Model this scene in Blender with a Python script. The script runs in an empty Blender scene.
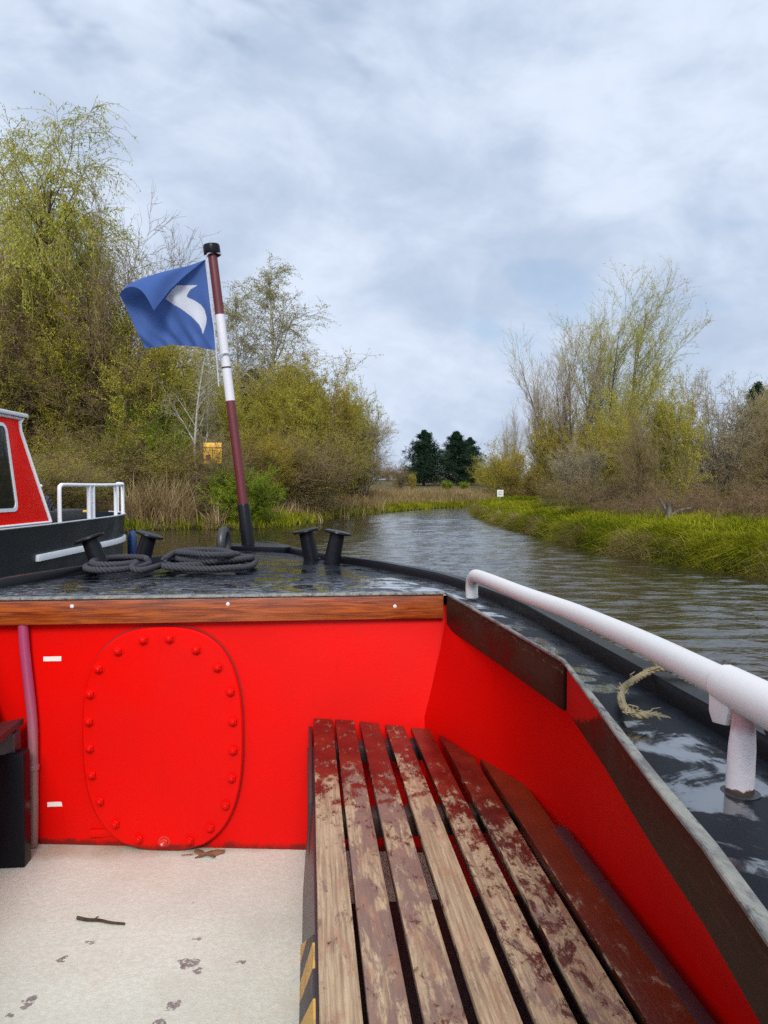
import bpy, bmesh, math, random
import numpy as np
from mathutils import Vector, Matrix

random.seed(11)
RNG = np.random.default_rng(11)
SC = bpy.context.scene
COL = SC.collection
R = math.radians
TH = R(5.57)            # heading of our boat, turned a little to port of the view
FLOOR = 0.09            # boat floor above the water
CT, ST = math.cos(TH), math.sin(TH)

# ------------------------------------------------------------------ materials
class NT:
    def __init__(s, name):
        s.m = bpy.data.materials.new(name); s.m.use_nodes = True
        s.t = s.m.node_tree; s.t.nodes.clear()
        s.out = s.t.nodes.new('ShaderNodeOutputMaterial')
    def n(s, ty, **kw):
        x = s.t.nodes.new(ty)
        for k, v in kw.items(): setattr(x, k, v)
        return x
    def put(s, sock, v):
        if isinstance(v, bpy.types.NodeSocket): s.t.links.new(v, sock)
        elif v is not None:
            if isinstance(v, (tuple, list)) and sock.type == 'RGBA' and len(v) == 3: v = (*v, 1)
            sock.default_value = v
    def coord(s, kind='Object'):
        return s.n('ShaderNodeTexCoord').outputs[kind]
    def pos(s): return s.n('ShaderNodeNewGeometry').outputs['Position']
    def island(s): return s.n('ShaderNodeNewGeometry').outputs['Random Per Island']
    def objrand(s): return s.n('ShaderNodeObjectInfo').outputs['Random']
    def map(s, v, scale=(1, 1, 1), loc=(0, 0, 0), rot=(0, 0, 0)):
        x = s.n('ShaderNodeMapping'); s.put(x.inputs[0], v)
        x.inputs['Scale'].default_value = scale; x.inputs['Location'].default_value = loc
        x.inputs['Rotation'].default_value = rot
        return x.outputs[0]
    def noise(s, v, scale=5, detail=4, rough=.55, dist=0):
        x = s.n('ShaderNodeTexNoise'); s.put(x.inputs['Vector'], v)
        x.inputs['Scale'].default_value = scale; x.inputs['Detail'].default_value = detail
        x.inputs['Roughness'].default_value = rough; x.inputs['Distortion'].default_value = dist
        return x.outputs[0]
    def ramp(s, v, a, b, c=0., d=1., smooth=True):
        x = s.n('ShaderNodeMapRange'); x.clamp = True
        if smooth: x.interpolation_type = 'SMOOTHSTEP'
        s.put(x.inputs[0], v)
        for i, q in enumerate((a, b, c, d)): x.inputs[i + 1].default_value = q
        return x.outputs[0]
    def math(s, op, a, b=0.0):
        x = s.n('ShaderNodeMath', operation=op); s.put(x.inputs[0], a); s.put(x.inputs[1], b)
        return x.outputs[0]
    def mix(s, f, a, b, blend='MIX'):
        x = s.n('ShaderNodeMix', data_type='RGBA', blend_type=blend)
        s.put(x.inputs[0], f); s.put(x.inputs[6], a); s.put(x.inputs[7], b)
        return x.outputs[2]
    def sep(s, v):
        x = s.n('ShaderNodeSeparateXYZ'); s.put(x.inputs[0], v); return x.outputs
    def bump(s, h, strength=.3, dist=.01, normal=None):
        x = s.n('ShaderNodeBump'); s.put(x.inputs['Height'], h)
        x.inputs['Strength'].default_value = strength; x.inputs['Distance'].default_value = dist
        if normal is not None: s.put(x.inputs['Normal'], normal)
        return x.outputs[0]
    def pbr(s, base, rough=.5, normal=None, spec=.5, metal=0., coat=0., coat_rough=.1):
        p = s.n('ShaderNodeBsdfPrincipled')
        s.put(p.inputs['Base Color'], base); s.put(p.inputs['Roughness'], rough)
        p.inputs['Metallic'].default_value = metal
        s.put(p.inputs['Specular IOR Level'], spec)
        s.put(p.inputs['Coat Weight'], coat); p.inputs['Coat Roughness'].default_value = coat_rough
        if normal is not None: s.put(p.inputs['Normal'], normal)
        s.t.links.new(p.outputs[0], s.out.inputs[0])
        return s.m
    def surf(s, sh): s.t.links.new(sh, s.out.inputs[0]); return s.m

M = {}

def painted(name, base, rough=.35, chip=None, chip_amt=.0, bump=.12, bscale=60, dirt=.25, dirtcol=None, coat=0., spec=.5):
    t = NT(name); c = t.coord()
    n1 = t.noise(c, 3.2, 5, .6); n2 = t.noise(c, bscale, 3, .6)
    dark = tuple(x * .72 for x in base) if dirtcol is None else dirtcol
    col = t.mix(t.ramp(n1, .42, .75, 0, dirt), base, dark)
    if chip:
        k = t.ramp(t.noise(c, 22, 6, .7), .74 - chip_amt, .76 - chip_amt)
        col = t.mix(k, col, chip)
    rr = t.ramp(n1, .3, .7, rough * .8, rough * 1.3)
    nrm = t.bump(t.math('ADD', n2, t.math('MULTIPLY', t.noise(c, 7, 3), .8)), bump, .004)
    M[name] = t.pbr(col, rr, nrm, coat=coat, spec=spec)
    return M[name]

def make_materials():
    # red paint of the well
    t = NT('red_paint'); c = t.coord()
    n1 = t.noise(c, 2.6, 5, .6); n2 = t.noise(c, 85, 3, .6); n3 = t.noise(t.map(c, (9, 9, 1.6)), 2.5, 4, .6)
    col = t.mix(t.ramp(n1, .35, .7, 0, .5), (.66, .0026, .0010), (.56, .0018, .0008))
    col = t.mix(t.ramp(n3, .56, .82, 0, .35), col, (.45, .002, .001))
    k = t.ramp(t.noise(c, 26, 6, .75), .735, .76, 0, .8)
    col = t.mix(k, col, (.42, .012, .01))
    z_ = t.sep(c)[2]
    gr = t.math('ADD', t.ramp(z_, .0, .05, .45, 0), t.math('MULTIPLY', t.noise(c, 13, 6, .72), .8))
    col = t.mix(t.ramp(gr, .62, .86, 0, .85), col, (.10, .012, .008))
    sc = t.ramp(t.noise(t.map(c, (2, 2, 26)), 3.5, 6, .75), .66, .71, 0, .30)
    col = t.mix(sc, col, (.40, .004, .003))
    M['red'] = t.pbr(col, t.ramp(n1, .3, .7, .34, .55),
                     t.bump(t.math('ADD', t.math('MULTIPLY', n2, .5), t.noise(c, 5, 3)), .16, .004), spec=.12)

    # black deck paint, wet and scuffed
    t = NT('deck_paint'); c = t.coord(); x, y, z = t.sep(c)
    n1 = t.noise(c, 4.5, 5, .62, .4); n2 = t.noise(t.map(c, (16, 5, 5)), 3.5, 6, .7); n3 = t.noise(c, 120, 2, .5)
    n4 = t.noise(t.map(c, (4, 18, 4)), 6, 5, .72, .6)
    n5 = t.noise(t.map(c, (3.4, 4.6, 3)), 1.9, 5, .62, .8)
    col = t.mix(n1, (.004, .005, .008), (.012, .014, .019))
    front = t.ramp(y, 2.60, 3.5, 1, 0)              # worn where people step over the beam
    fore = t.ramp(y, 2.5, 2.62)
    wear = t.ramp(t.math('ADD', n4, t.math('MULTIPLY', t.math('MULTIPLY', front, fore), .13)), .62, .71)
    wear = t.math('MULTIPLY', wear, t.math('MULTIPLY', fore, .75))
    col = t.mix(wear, col, (.30, .31, .34))
    sp = t.ramp(t.noise(c, 55, 5, .7), .72, .75, 0, .5)
    col = t.mix(sp, col, (.20, .21, .22))
    dry = t.ramp(t.math('ADD', n5, t.math('MULTIPLY', t.math('SUBTRACT', n2, .5), .16)), .42, .53)
    rr = t.math('ADD', t.ramp(dry, 0, 1, .045, .42), t.math('MULTIPLY', wear, .25))
    h = t.math('ADD', t.math('MULTIPLY', n2, .55), t.math('MULTIPLY', n3, .06))
    h = t.math('ADD', h, t.math('MULTIPLY', t.noise(c, 24, 3, .6), .35))
    M['deck'] = t.pbr(col, rr, t.bump(h, .16, .006), spec=t.ramp(dry, 0, 1, .5, .04), coat=t.math('MULTIPLY', t.math('SUBTRACT', 1.0, dry), 1.0), coat_rough=.03)
    for nd in t.t.nodes:
        if nd.type == 'BSDF_PRINCIPLED': nd.inputs['IOR'].default_value = 1.75

    painted('black', (.007, .007, .009), .32, (.10, .10, .10), .0, .25, 45, .4, spec=.14)
    painted('black_hull', (.011, .015, .019), .34, (.06, .06, .06), .0, .12, 30, .5, spec=.25)
    painted('white', (.80, .80, .80), .38, (.45, .40, .36), .0, .10, 60, .35)
    painted('cabin_red', (.90, .010, .004), .45, None, 0, .06, 40, .1, spec=.04)
    painted('pole_red', (.105, .010, .013), .45, None, 0, .2, 60, .5)
    painted('pole_white', (.60, .58, .60), .5, None, 0, .2, 60, .4)
    painted('dark_steel', (.03, .028, .028), .45, (.10, .05, .03), .05, .3, 50, .4)
    painted('yellow', (.75, .42, .02), .5, None, 0, .1, 40, .4)
    painted('sign_white', (.72, .75, .68), .5, None, 0, .1, 40, .3)
    painted('blue', (.015, .045, .14), .4, None, 0, .2, 20, .5)
    painted('silver', (.55, .55, .55), .4, (.2, .1, .06), .05, .2, 60, .3)
    painted('worn_bolt', (.60, .02, .012), .4, (.55, .45, .42), .15, .2, 60, .3)
    painted('shadow_ring', (.22, .004, .003), .6, None, 0, .2, 60, .5)  # dark red for the painted shadow round the hatch edge
    painted('tape', (.72, .66, .60), .6, None, 0, .2, 90, .5)
    painted('grey_post', (.20, .18, .16), .7, None, 0, .3, 30, .5)

    # handrail: off white paint going pink, with rust at the joints
    t = NT('rail_paint'); c = t.coord()
    n1 = t.noise(c, 5, 5, .6)
    col = t.mix(n1, (.64, .615, .575), (.60, .55, .52))
    k = t.ramp(t.noise(c, 40, 6, .7), .70, .74, 0, .7)
    col = t.mix(k, col, (.42, .26, .25))
    h = t.math('ADD', t.noise(c, 90, 4, .7), t.noise(c, 20, 3))
    M['rail'] = t.pbr(col, t.ramp(n1, .3, .7, .36, .55), t.bump(h, .10, .004))
    t = NT('rail_post_paint'); c = t.coord(); x, y, z = t.sep(c)
    n1 = t.noise(c, 30, 5, .65)
    col = t.mix(n1, (.66, .60, .58), (.62, .50, .50))
    up = t.math('ADD', t.ramp(z, .055, .095), t.math('MULTIPLY', t.noise(c, 45, 4), .9))
    col = t.mix(t.ramp(up, .95, 1.5, 0, .8), col, (.36, .13, .12))
    dn = t.math('ADD', t.ramp(z, .0, .028, 1, 0), t.math('MULTIPLY', t.noise(c, 60, 5, .7), .9))
    col = t.mix(t.ramp(dn, 1.06, 1.16), col, (.08, .045, .03))
    M['rail_post'] = t.pbr(col, .45, t.bump(t.noise(c, 40, 4, .7), .25, .004))

    # worn bare lip
    t = NT('worn_lip'); c = t.coord()
    n1 = t.noise(t.map(c, (10, 4, 10)), 3.2, 6, .72, .3); n2 = t.noise(t.map(c, (26, 7, 26)), 2.6, 5, .7)
    col = t.mix(t.ramp(n1, .34, .64), (.10, .10, .095), (.25, .24, .195))
    col = t.mix(t.ramp(n2, .54, .64, 0, .8), col, (.035, .035, .038))
    M['lip'] = t.pbr(col, .5, t.bump(t.math('ADD', n1, n2), .5, .004))

    # varnished beam
    t = NT('varnished_beam'); c = t.coord()
    g = t.noise(t.map(c, (2.2, 40, 46)), 2.0, 7, .68, .8); g2 = t.noise(c, 5, 4, .6)
    col = t.mix(t.ramp(g, .36, .66), (.13, .020, .003), (.38, .082, .010))
    col = t.mix(t.ramp(g2, .58, .78, 0, .75), col, (.05, .010, .004))
    col = t.mix(t.ramp(t.noise(t.map(c, (3, 30, 60)), 5, 6, .75), .68, .74, 0, .9), col, (.02, .008, .005))
    M['beam'] = t.pbr(col, t.ramp(g2, .3, .7, .26, .46), t.bump(g, .35, .003), coat=.25, coat_rough=.2)

    # dark stained coaming board
    t = NT('stained_board'); c = t.coord()
    g = t.noise(t.map(c, (22, 2.4, 30)), 2.2, 6, .68, .5); g2 = t.noise(c, 6, 5, .65)
    col = t.mix(t.ramp(g2, .35, .7), (.016, .006, .0035), (.038, .017, .009))
    col = t.mix(t.ramp(g, .58, .78, 0, .6), col, (.075, .030, .012))
    chip = t.ramp(t.noise(t.map(c, (14, 5, 30)), 4, 6, .75), .57, .63, 0, .9)
    zz = t.ramp(t.sep(c)[2], .80, .85)
    col = t.mix(t.math('MULTIPLY', chip, zz), col, (.22, .09, .035))
    col0 = col; y_ = t.sep(c)[1]; z_ = t.sep(c)[2]
    k = t.math('SUBTRACT', t.math('MULTIPLY', t.math('SUBTRACT', y_, 1.16), 2.9), t.math('MULTIPLY', t.math('SUBTRACT', .845, z_), 9.0))
    k = t.math('ADD', k, t.math('MULTIPLY', t.math('SUBTRACT', t.noise(c, 34, 6, .7), .5), .5))
    t2 = (t.ramp(k, .0, .08), t.ramp(y_, 1.545, 1.547, 1, 0))
    col = t.mix(t.math('MULTIPLY', t2[0], t2[1]), col, (.40, .006, .004))
    M['board'] = t.pbr(col, t.ramp(g2, .3, .7, .40, .62), t.bump(g, .4, .004), spec=.12)

    # bench slats: red varnish worn back to bare weathered wood
    t = NT('bench_slat_wood'); c = t.coord(); x, y, z = t.sep(c); isl = t.island()
    off = t.n('ShaderNodeCombineXYZ'); t.put(off.inputs[0], t.math('MULTIPLY', isl, 7.0)); t.put(off.inputs[1], t.math('MULTIPLY', isl, 13.0))
    vv = t.n('ShaderNodeVectorMath', operation='ADD'); t.put(vv.inputs[0], c); t.put(vv.inputs[1], off.outputs[0]); cs = vv.outputs[0]
    grain = t.noise(t.map(cs, (70, 2.2, 30)), 2.0, 7, .72, .3)
    fine = t.noise(t.map(cs, (220, 9, 100)), 2.0, 4, .7)
    blot = t.noise(t.map(cs, (17, 8.5, 10)), 1.6, 10, .77, .35)
    blot2 = t.noise(t.map(cs, (16, 4.2, 10), (3, 1, 2)), 1.5, 7, .70, .4)
    far = t.ramp(y, .15, 1.0)                       # varnish survives at the far end
    lead = t.ramp(y, -.3, .7)
    outb = t.ramp(x, -.08, .26)                      # and on the slats by the hull
    bias = t.math('ADD', t.math('MULTIPLY', far, .24), t.math('MULTIPLY', outb, .17))
    bias = t.math('ADD', bias, t.math('MULTIPLY', t.math('MULTIPLY', outb, lead), .10))
    bias = t.math('ADD', bias, t.math('MULTIPLY', t.math('SUBTRACT', isl, .5), .10))
    bias = t.math('ADD', bias, t.math('ADD', t.ramp(x, .185, .20, 0, .10), .03))
    m = t.math('ADD', t.math('ADD', blot, t.math('MULTIPLY', t.math('SUBTRACT', grain, .5), .30)), bias)
    mask = t.math('ADD', t.math('MULTIPLY', t.ramp(m, .63, .69), .72), t.math('MULTIPLY', t.ramp(m, .56, .76), .28))
    bare = t.mix(t.ramp(grain, .3, .7), (.23, .145, .075), (.54, .385, .225))
    pur = t.math('MULTIPLY', t.ramp(x, -.226, -.214), t.ramp(x, -.066, -.055, 1, 0))
    bare = t.mix(t.ramp(t.math('ADD', blot2, t.math('MULTIPLY', pur, .115)), .54, .63, 0, .85), bare, (.175, .098, .076))
    bare = t.mix(t.ramp(t.noise(t.map(cs, (20, 6, 10), (8, 3, 1)), 1.6, 6, .7), .50, .66, 0, .6), bare, (.33, .15, .085))
    bare = t.mix(t.ramp(t.noise(t.map(cs, (9, 7, 9), (5, 9, 2)), 2.6, 5, .7), .66, .74, 0, .75), bare, (.07, .05, .045))
    bare = t.mix(t.ramp(fine, .60, .75, 0, .5), bare, (.10, .06, .035))
    var = t.mix(t.ramp(t.noise(cs, 9, 5, .6), .35, .7), (.034, .006, .004), (.105, .018, .008))
    var = t.mix(t.ramp(x, .13, .26, 0, .7), var, (.16, .030, .008))
    col = t.mix(mask, bare, var)
    edge = t.ramp(z, .416, .424)                     # sides of the slats stay dark
    col = t.mix(edge, (.035, .014, .010), col)
    rr = t.n('ShaderNodeMix', data_type='FLOAT'); t.put(rr.inputs[0], mask); rr.inputs[2].default_value = .50; rr.inputs[3].default_value = .24
    h = t.math('ADD', t.math('MULTIPLY', grain, .6), t.math('MULTIPLY', mask, .35))
    h = t.math('ADD', h, t.math('MULTIPLY', fine, .3))
    M['slat'] = t.pbr(col, rr.outputs[0], t.bump(h, .55, .0035), spec=.45)

    t = NT('dark_bench_wood'); c = t.coord()
    g = t.noise(t.map(c, (12, 12, 3)), 5, 6, .7)
    col = t.mix(g, (.012, .007, .008), (.055, .030, .030))
    M['darkwood'] = t.pbr(col, .42, t.bump(g, .35, .004))

    t = NT('hazard_paint'); c = t.coord(); x, y, z = t.sep(c)
    s = t.math('ADD', t.math('MULTIPLY', y, 1.0), t.math('MULTIPLY', z, 1.25))
    fr = t.math('FRACT', t.math('MULTIPLY', s, 6.6))
    k = t.ramp(fr, .49, .51)
    k = t.math('MULTIPLY', k, t.ramp(fr, .98, 1.0, 1, 0))
    n1 = t.noise(c, 18, 6, .7)
    col = t.mix(k, (.035, .034, .036), (.66, .38, .075))
    col = t.mix(t.ramp(n1, .52, .68, 0, .65), col, (.18, .12, .07))
    M['hazard'] = t.pbr(col, .6, t.bump(n1, .3, .003))

    # cream floor paint with chips
    t = NT('floor_paint'); c = t.coord()
    n1 = t.noise(c, 2.2, 5, .6); n2 = t.noise(c, 140, 3, .6); n3 = t.noise(c, 7, 6, .7)
    col = t.mix(t.ramp(n1, .35, .7), (.63, .65, .535), (.54, .545, .44))
    col = t.mix(t.ramp(n3, .56, .76, 0, .35), col, (.55, .43, .29))
    col = t.mix(t.ramp(t.noise(c, 34, 5, .7), .68, .74, 0, .55), col, (.40, .33, .24))
    ed = t.noise(c, 30, 6, .75)
    wv = t.n('ShaderNodeVectorMath', operation='SUBTRACT')
    warp = t.n('ShaderNodeTexNoise'); t.put(warp.inputs['Vector'], c); warp.inputs['Scale'].default_value = 26; warp.inputs['Detail'].default_value = 5
    wsc = t.n('ShaderNodeVectorMath', operation='MULTIPLY_ADD'); t.put(wsc.inputs[0], warp.outputs['Color'])
    wsc.inputs[1].default_value = (.09, .09, 0); wsc.inputs[2].default_value = (-.045, -.045, 0)
    va = t.n('ShaderNodeVectorMath', operation='ADD'); t.put(va.inputs[0], c); t.put(va.inputs[1], wsc.outputs[0])
    tot = None
    for (cu, cv, r) in ((-.306, 1.966, .032), (-.285, 1.93, .016), (-.319, 1.80, .030), (-.33, 1.74, .024), (-.31, 2.06, .010), (-.64, 2.01, .020), (-.66, 1.85, .020), (-.69, 1.80, .014), (-.58, 2.08, .014),
                        (-.35, 2.25, .007), (-.42, 1.55, .012), (-.74, 1.72, .012), (-.18, 1.95, .006)):
        q = t.n('ShaderNodeVectorMath', operation='DISTANCE'); t.put(q.inputs[0], va.outputs[0]); q.inputs[1].default_value = (cu, cv, 0)
        s_ = t.ramp(q.outputs['Value'], r * .55, r * .78, 1, 0)
        tot = s_ if tot is None else t.math('MAXIMUM', tot, s_)
    tot = t.math('MULTIPLY', tot, t.ramp(t.noise(c, 95, 4, .7), .40, .50))
    col = t.mix(tot, col, (.16, .13, .13))
    y = t.sep(c)[1]
    grime = t.math('ADD', t.ramp(y, 2.42, 2.62), t.math('MULTIPLY', n3, .8))
    col = t.mix(t.ramp(grime, 1.0, 1.5, 0, .7), col, (.32, .20, .12))
    h = t.math('SUBTRACT', t.math('ADD', t.math('MULTIPLY', n2, .4), n3), tot)
    fl = t.noise(c, 60, 6, .75)
    col = t.mix(t.ramp(fl, .40, .62, .35, 0), col, (.44, .40, .30))
    M['floor'] = t.pbr(col, .55, t.bump(t.math('ADD', h, t.math('MULTIPLY', fl, .8)), .5, .004))

    t = NT('hose_plastic'); c = t.coord()
    z = t.sep(c)[2]
    col = t.mix(t.ramp(z, .15, .62), (.28, .15, .13), (.34, .055, .13))
    M['hose'] = t.pbr(col, .25, None, coat=.3)

    t = NT('rope_fibre'); c = t.coord()
    n = t.noise(c, 160, 3, .7)
    M['rope'] = t.pbr(t.mix(n, (.010, .010, .013), (.050, .047, .054)), .75, t.bump(n, .7, .003))
    t = NT('frayed_rope_fibre'); c = t.coord()
    n = t.noise(c, 120, 4, .7); n2 = t.noise(c, 18, 3)
    M['rope_old'] = t.pbr(t.mix(n2, t.mix(n, (.12, .10, .05), (.36, .31, .20)), t.mix(n, (.10, .07, .02), (.30, .22, .10))), .85, t.bump(n, .7, .003))

    def cloth(name, a, b):
        t = NT(name); c = t.coord()
        n = t.noise(c, 9, 5, .6)
        w = t.noise(t.map(c, (300, 300, 300)), 2, 2, .5)
        col = t.mix(n, a, b)
        d = t.n('ShaderNodeBsdfDiffuse'); t.put(d.inputs[0], col); t.put(d.inputs['Normal'], t.bump(w, .2, .002))
        tr = t.n('ShaderNodeBsdfTranslucent'); t.put(tr.inputs[0], col)
        mx = t.n('ShaderNodeMixShader'); mx.inputs[0].default_value = .32
        t.t.links.new(d.outputs[0], mx.inputs[1]); t.t.links.new(tr.outputs[0], mx.inputs[2])
        M[name] = t.surf(mx.outputs[0])
    cloth('flag_blue', (.062, .118, .315), (.085, .15, .37))
    cloth('flag_white', (.56, .57, .62), (.64, .65, .69))

    # cabin glass
    t = NT('window_glass')
    M['glass'] = t.pbr((.012, .016, .016), .03, None, spec=.7)

    # water: murky body with a rippled surface
    t = NT('canal_water'); p = t.pos()
    d = t.noise(t.map(p, (4, 9, 1)), 1.7, 2, .5)
    M['water'] = t.pbr((.022, .019, .010), .03, t.bump(d, 1.0, .010), spec=.5)
    for nd in t.t.nodes:
        if nd.type == 'BSDF_PRINCIPLED': nd.inputs['IOR'].default_value = 1.5

    # earth
    t = NT('earth'); p = t.pos(); x, y, z = t.sep(p)
    n1 = t.noise(p, .35, 5, .6); n2 = t.noise(p, 3.5, 6, .7); n3 = t.noise(p, 14, 5, .7)
    soil = t.mix(n2, (.045, .030, .018), (.13, .085, .045))
    straw = t.mix(n3, (.10, .07, .028), (.27, .19, .085))
    green = t.mix(n3, (.035, .042, .010), (.085, .09, .025))
    col = t.mix(t.ramp(n2, .42, .58), soil, straw)
    col = t.mix(t.ramp(t.math('ADD', n1, t.math('MULTIPLY', n2, .4)), .66, .8), col, green)
    col = t.mix(t.ramp(z, .02, .16, 1, 0), col, (.018, .013, .008))
    M['earth'] = t.pbr(col, .95, t.bump(t.math('ADD', n2, n3), .8, .08), spec=.15)

    def leafmat(name, cols, trans=.42):
        t = NT(name); isl = t.island(); c = t.coord()
        n = t.noise(c, .45, 3, .6)
        k = t.math('ADD', t.math('MULTIPLY', isl, .7), t.math('MULTIPLY', t.math('SUBTRACT', n, .5), 1.3))
        col = t.mix(t.ramp(k, .0, .38), cols[0], cols[1])
        col = t.mix(t.ramp(k, .38, .8), col, cols[2])
        d = t.n('ShaderNodeBsdfDiffuse'); t.put(d.inputs[0], col)
        tr = t.n('ShaderNodeBsdfTranslucent'); t.put(tr.inputs[0], col)
        mx = t.n('ShaderNodeMixShader'); mx.inputs[0].default_value = trans
        t.t.links.new(d.outputs[0], mx.inputs[1]); t.t.links.new(tr.outputs[0], mx.inputs[2])
        M[name] = t.surf(mx.outputs[0])
    def barkmat(name, a, b, scale=(8, 8, 2)):
        t = NT(name); c = t.coord()
        n = t.noise(t.map(c, scale), 2, 4, .65)
        col = t.mix(t.ramp(n, .35, .65), a, b)
        d = t.n('ShaderNodeBsdfDiffuse'); t.put(d.inputs[0], col)
        M[name] = t.surf(d.outputs[0])
    leafmat('leaf_willow', ((0.189, 0.228, 0.028), (0.380, 0.398, 0.057), (0.569, 0.531, 0.086)))
    leafmat('leaf_birch', ((.22, .22, .085), (.35, .34, .14), (.46, .43, .20)))
    leafmat('leaf_olive', ((0.155, 0.166, 0.020), (0.341, 0.311, 0.037), (0.559, 0.467, 0.062)))
    leafmat('leaf_gold', ((.17, .135, .015), (.34, .262, .024), (.52, .40, .045)))
    leafmat('leaf_brown', ((0.103, 0.078, 0.031), (0.207, 0.147, 0.052), (0.293, 0.224, 0.061)))
    leafmat('leaf_grey', ((0.135, 0.128, 0.068), (0.255, 0.232, 0.128), (0.405, 0.375, 0.240)))
    leafmat('leaf_green', ((0.083, 0.135, 0.012), (0.180, 0.247, 0.018), (0.300, 0.360, 0.030)))
    leafmat('leaf_pine', ((0.009, 0.021, 0.013), (0.018, 0.042, 0.024), (0.033, 0.068, 0.033)), 0.150)
    leafmat('leaf_darkpine', ((0.030, 0.045, 0.018), (0.053, 0.075, 0.027), (0.090, 0.112, 0.038)), .1)
    leafmat('grass_green', ((0.045, 0.062, 0.006), (0.20, 0.215, 0.010), (0.46, 0.42, 0.035)))
    leafmat('grass_dry', ((0.132, 0.088, 0.033), (0.297, 0.204, 0.088), (0.484, 0.363, 0.187)))
    leafmat('reed_dry', ((0.170, 0.114, 0.048), (0.353, 0.245, 0.120), (0.547, 0.421, 0.239)))
    barkmat('bark_brown', (.035, .024, .016), (.105, .075, .050))
    barkmat('bark_grey', (.06, .050, .038), (.16, .135, .105))
    barkmat('bark_birch', (.30, .28, .24), (.50, .48, .44), (4, 4, 9))
    barkmat('bark_dark', (.030, .022, .017), (.080, .060, .044))
    barkmat('twig_brown', (0.143, 0.095, 0.057), (0.286, 0.199, 0.124))
    barkmat('twig_red', (.125, .078, .046), (.25, .16, .10))
    barkmat('twig_olive', (0.220, 0.175, 0.052), (0.410, 0.330, 0.109))
    barkmat('twig_pale', (0.249, 0.199, 0.131), (0.473, 0.386, 0.274))
make_materials()

# ------------------------------------------------------------------ object helpers
def setp(o, label=None, cat=None, group=None, kind=None):
    if label: o['label'] = label
    if cat: o['category'] = cat
    if group: o['group'] = group
    if kind: o['kind'] = kind
    return o

def empty(name, loc, rz=0., label=None, cat=None, group=None):
    o = bpy.data.objects.new(name, None); COL.objects.link(o)
    o.empty_display_size = .2
    o.location = loc; o.rotation_euler = (0, 0, rz)
    return setp(o, label, cat, group)

def np_mesh(name, V, quads=None, tris=None, qmat=None, tmat=None, smooth=False):
    me = bpy.data.meshes.new(name)
    V = np.asarray(V, dtype=np.float32)
    nq = 0 if quads is None else len(quads); nt = 0 if tris is None else len(tris)
    me.vertices.add(len(V)); me.vertices.foreach_set('co', V.ravel())
    loops = []
    if nq: loops.append(np.asarray(quads, dtype=np.int32).ravel())
    if nt: loops.append(np.asarray(tris, dtype=np.int32).ravel())
    L = np.concatenate(loops)
    me.loops.add(len(L)); me.loops.foreach_set('vertex_index', L)
    me.polygons.add(nq + nt)
    st = np.concatenate([np.arange(nq) * 4, nq * 4 + np.arange(nt) * 3]).astype(np.int32)
    me.polygons.foreach_set('loop_start', st)
    mi = np.concatenate([np.zeros(nq, np.int32) if qmat is None else np.asarray(qmat, np.int32),
                         np.zeros(nt, np.int32) if tmat is None else np.asarray(tmat, np.int32)]).astype(np.int32)
    me.polygons.foreach_set('material_index', mi)
    if smooth: me.polygons.foreach_set('use_smooth', np.ones(nq + nt, dtype=bool))
    me.update(calc_edges=True); me.validate()
    return me

def link(name, me, mats, parent=None, loc=None):
    o = bpy.data.objects.new(name, me); COL.objects.link(o)
    for m in (mats if isinstance(mats, (list, tuple)) else [mats]): me.materials.append(m)
    if parent: o.parent = parent
    if loc is not None: o.location = loc
    return o

def catmull(pts, n=8, closed=False):
    P = [Vector(p) for p in pts]; out = []
    N = len(P)
    rng = range(N if closed else N - 1)
    for i in rng:
        if closed: a, b, c, d = P[(i - 1) % N], P[i], P[(i + 1) % N], P[(i + 2) % N]
        else: a, b, c, d = P[max(i - 1, 0)], P[i], P[i + 1], P[min(i + 2, N - 1)]
        for k in range(n):
            t = k / n
            out.append(.5 * ((2 * b) + (c - a) * t + (2 * a - 5 * b + 4 * c - d) * t * t + (3 * b - a - 3 * c + d) * t ** 3))
    if not closed: out.append(P[-1])
    return out

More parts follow.
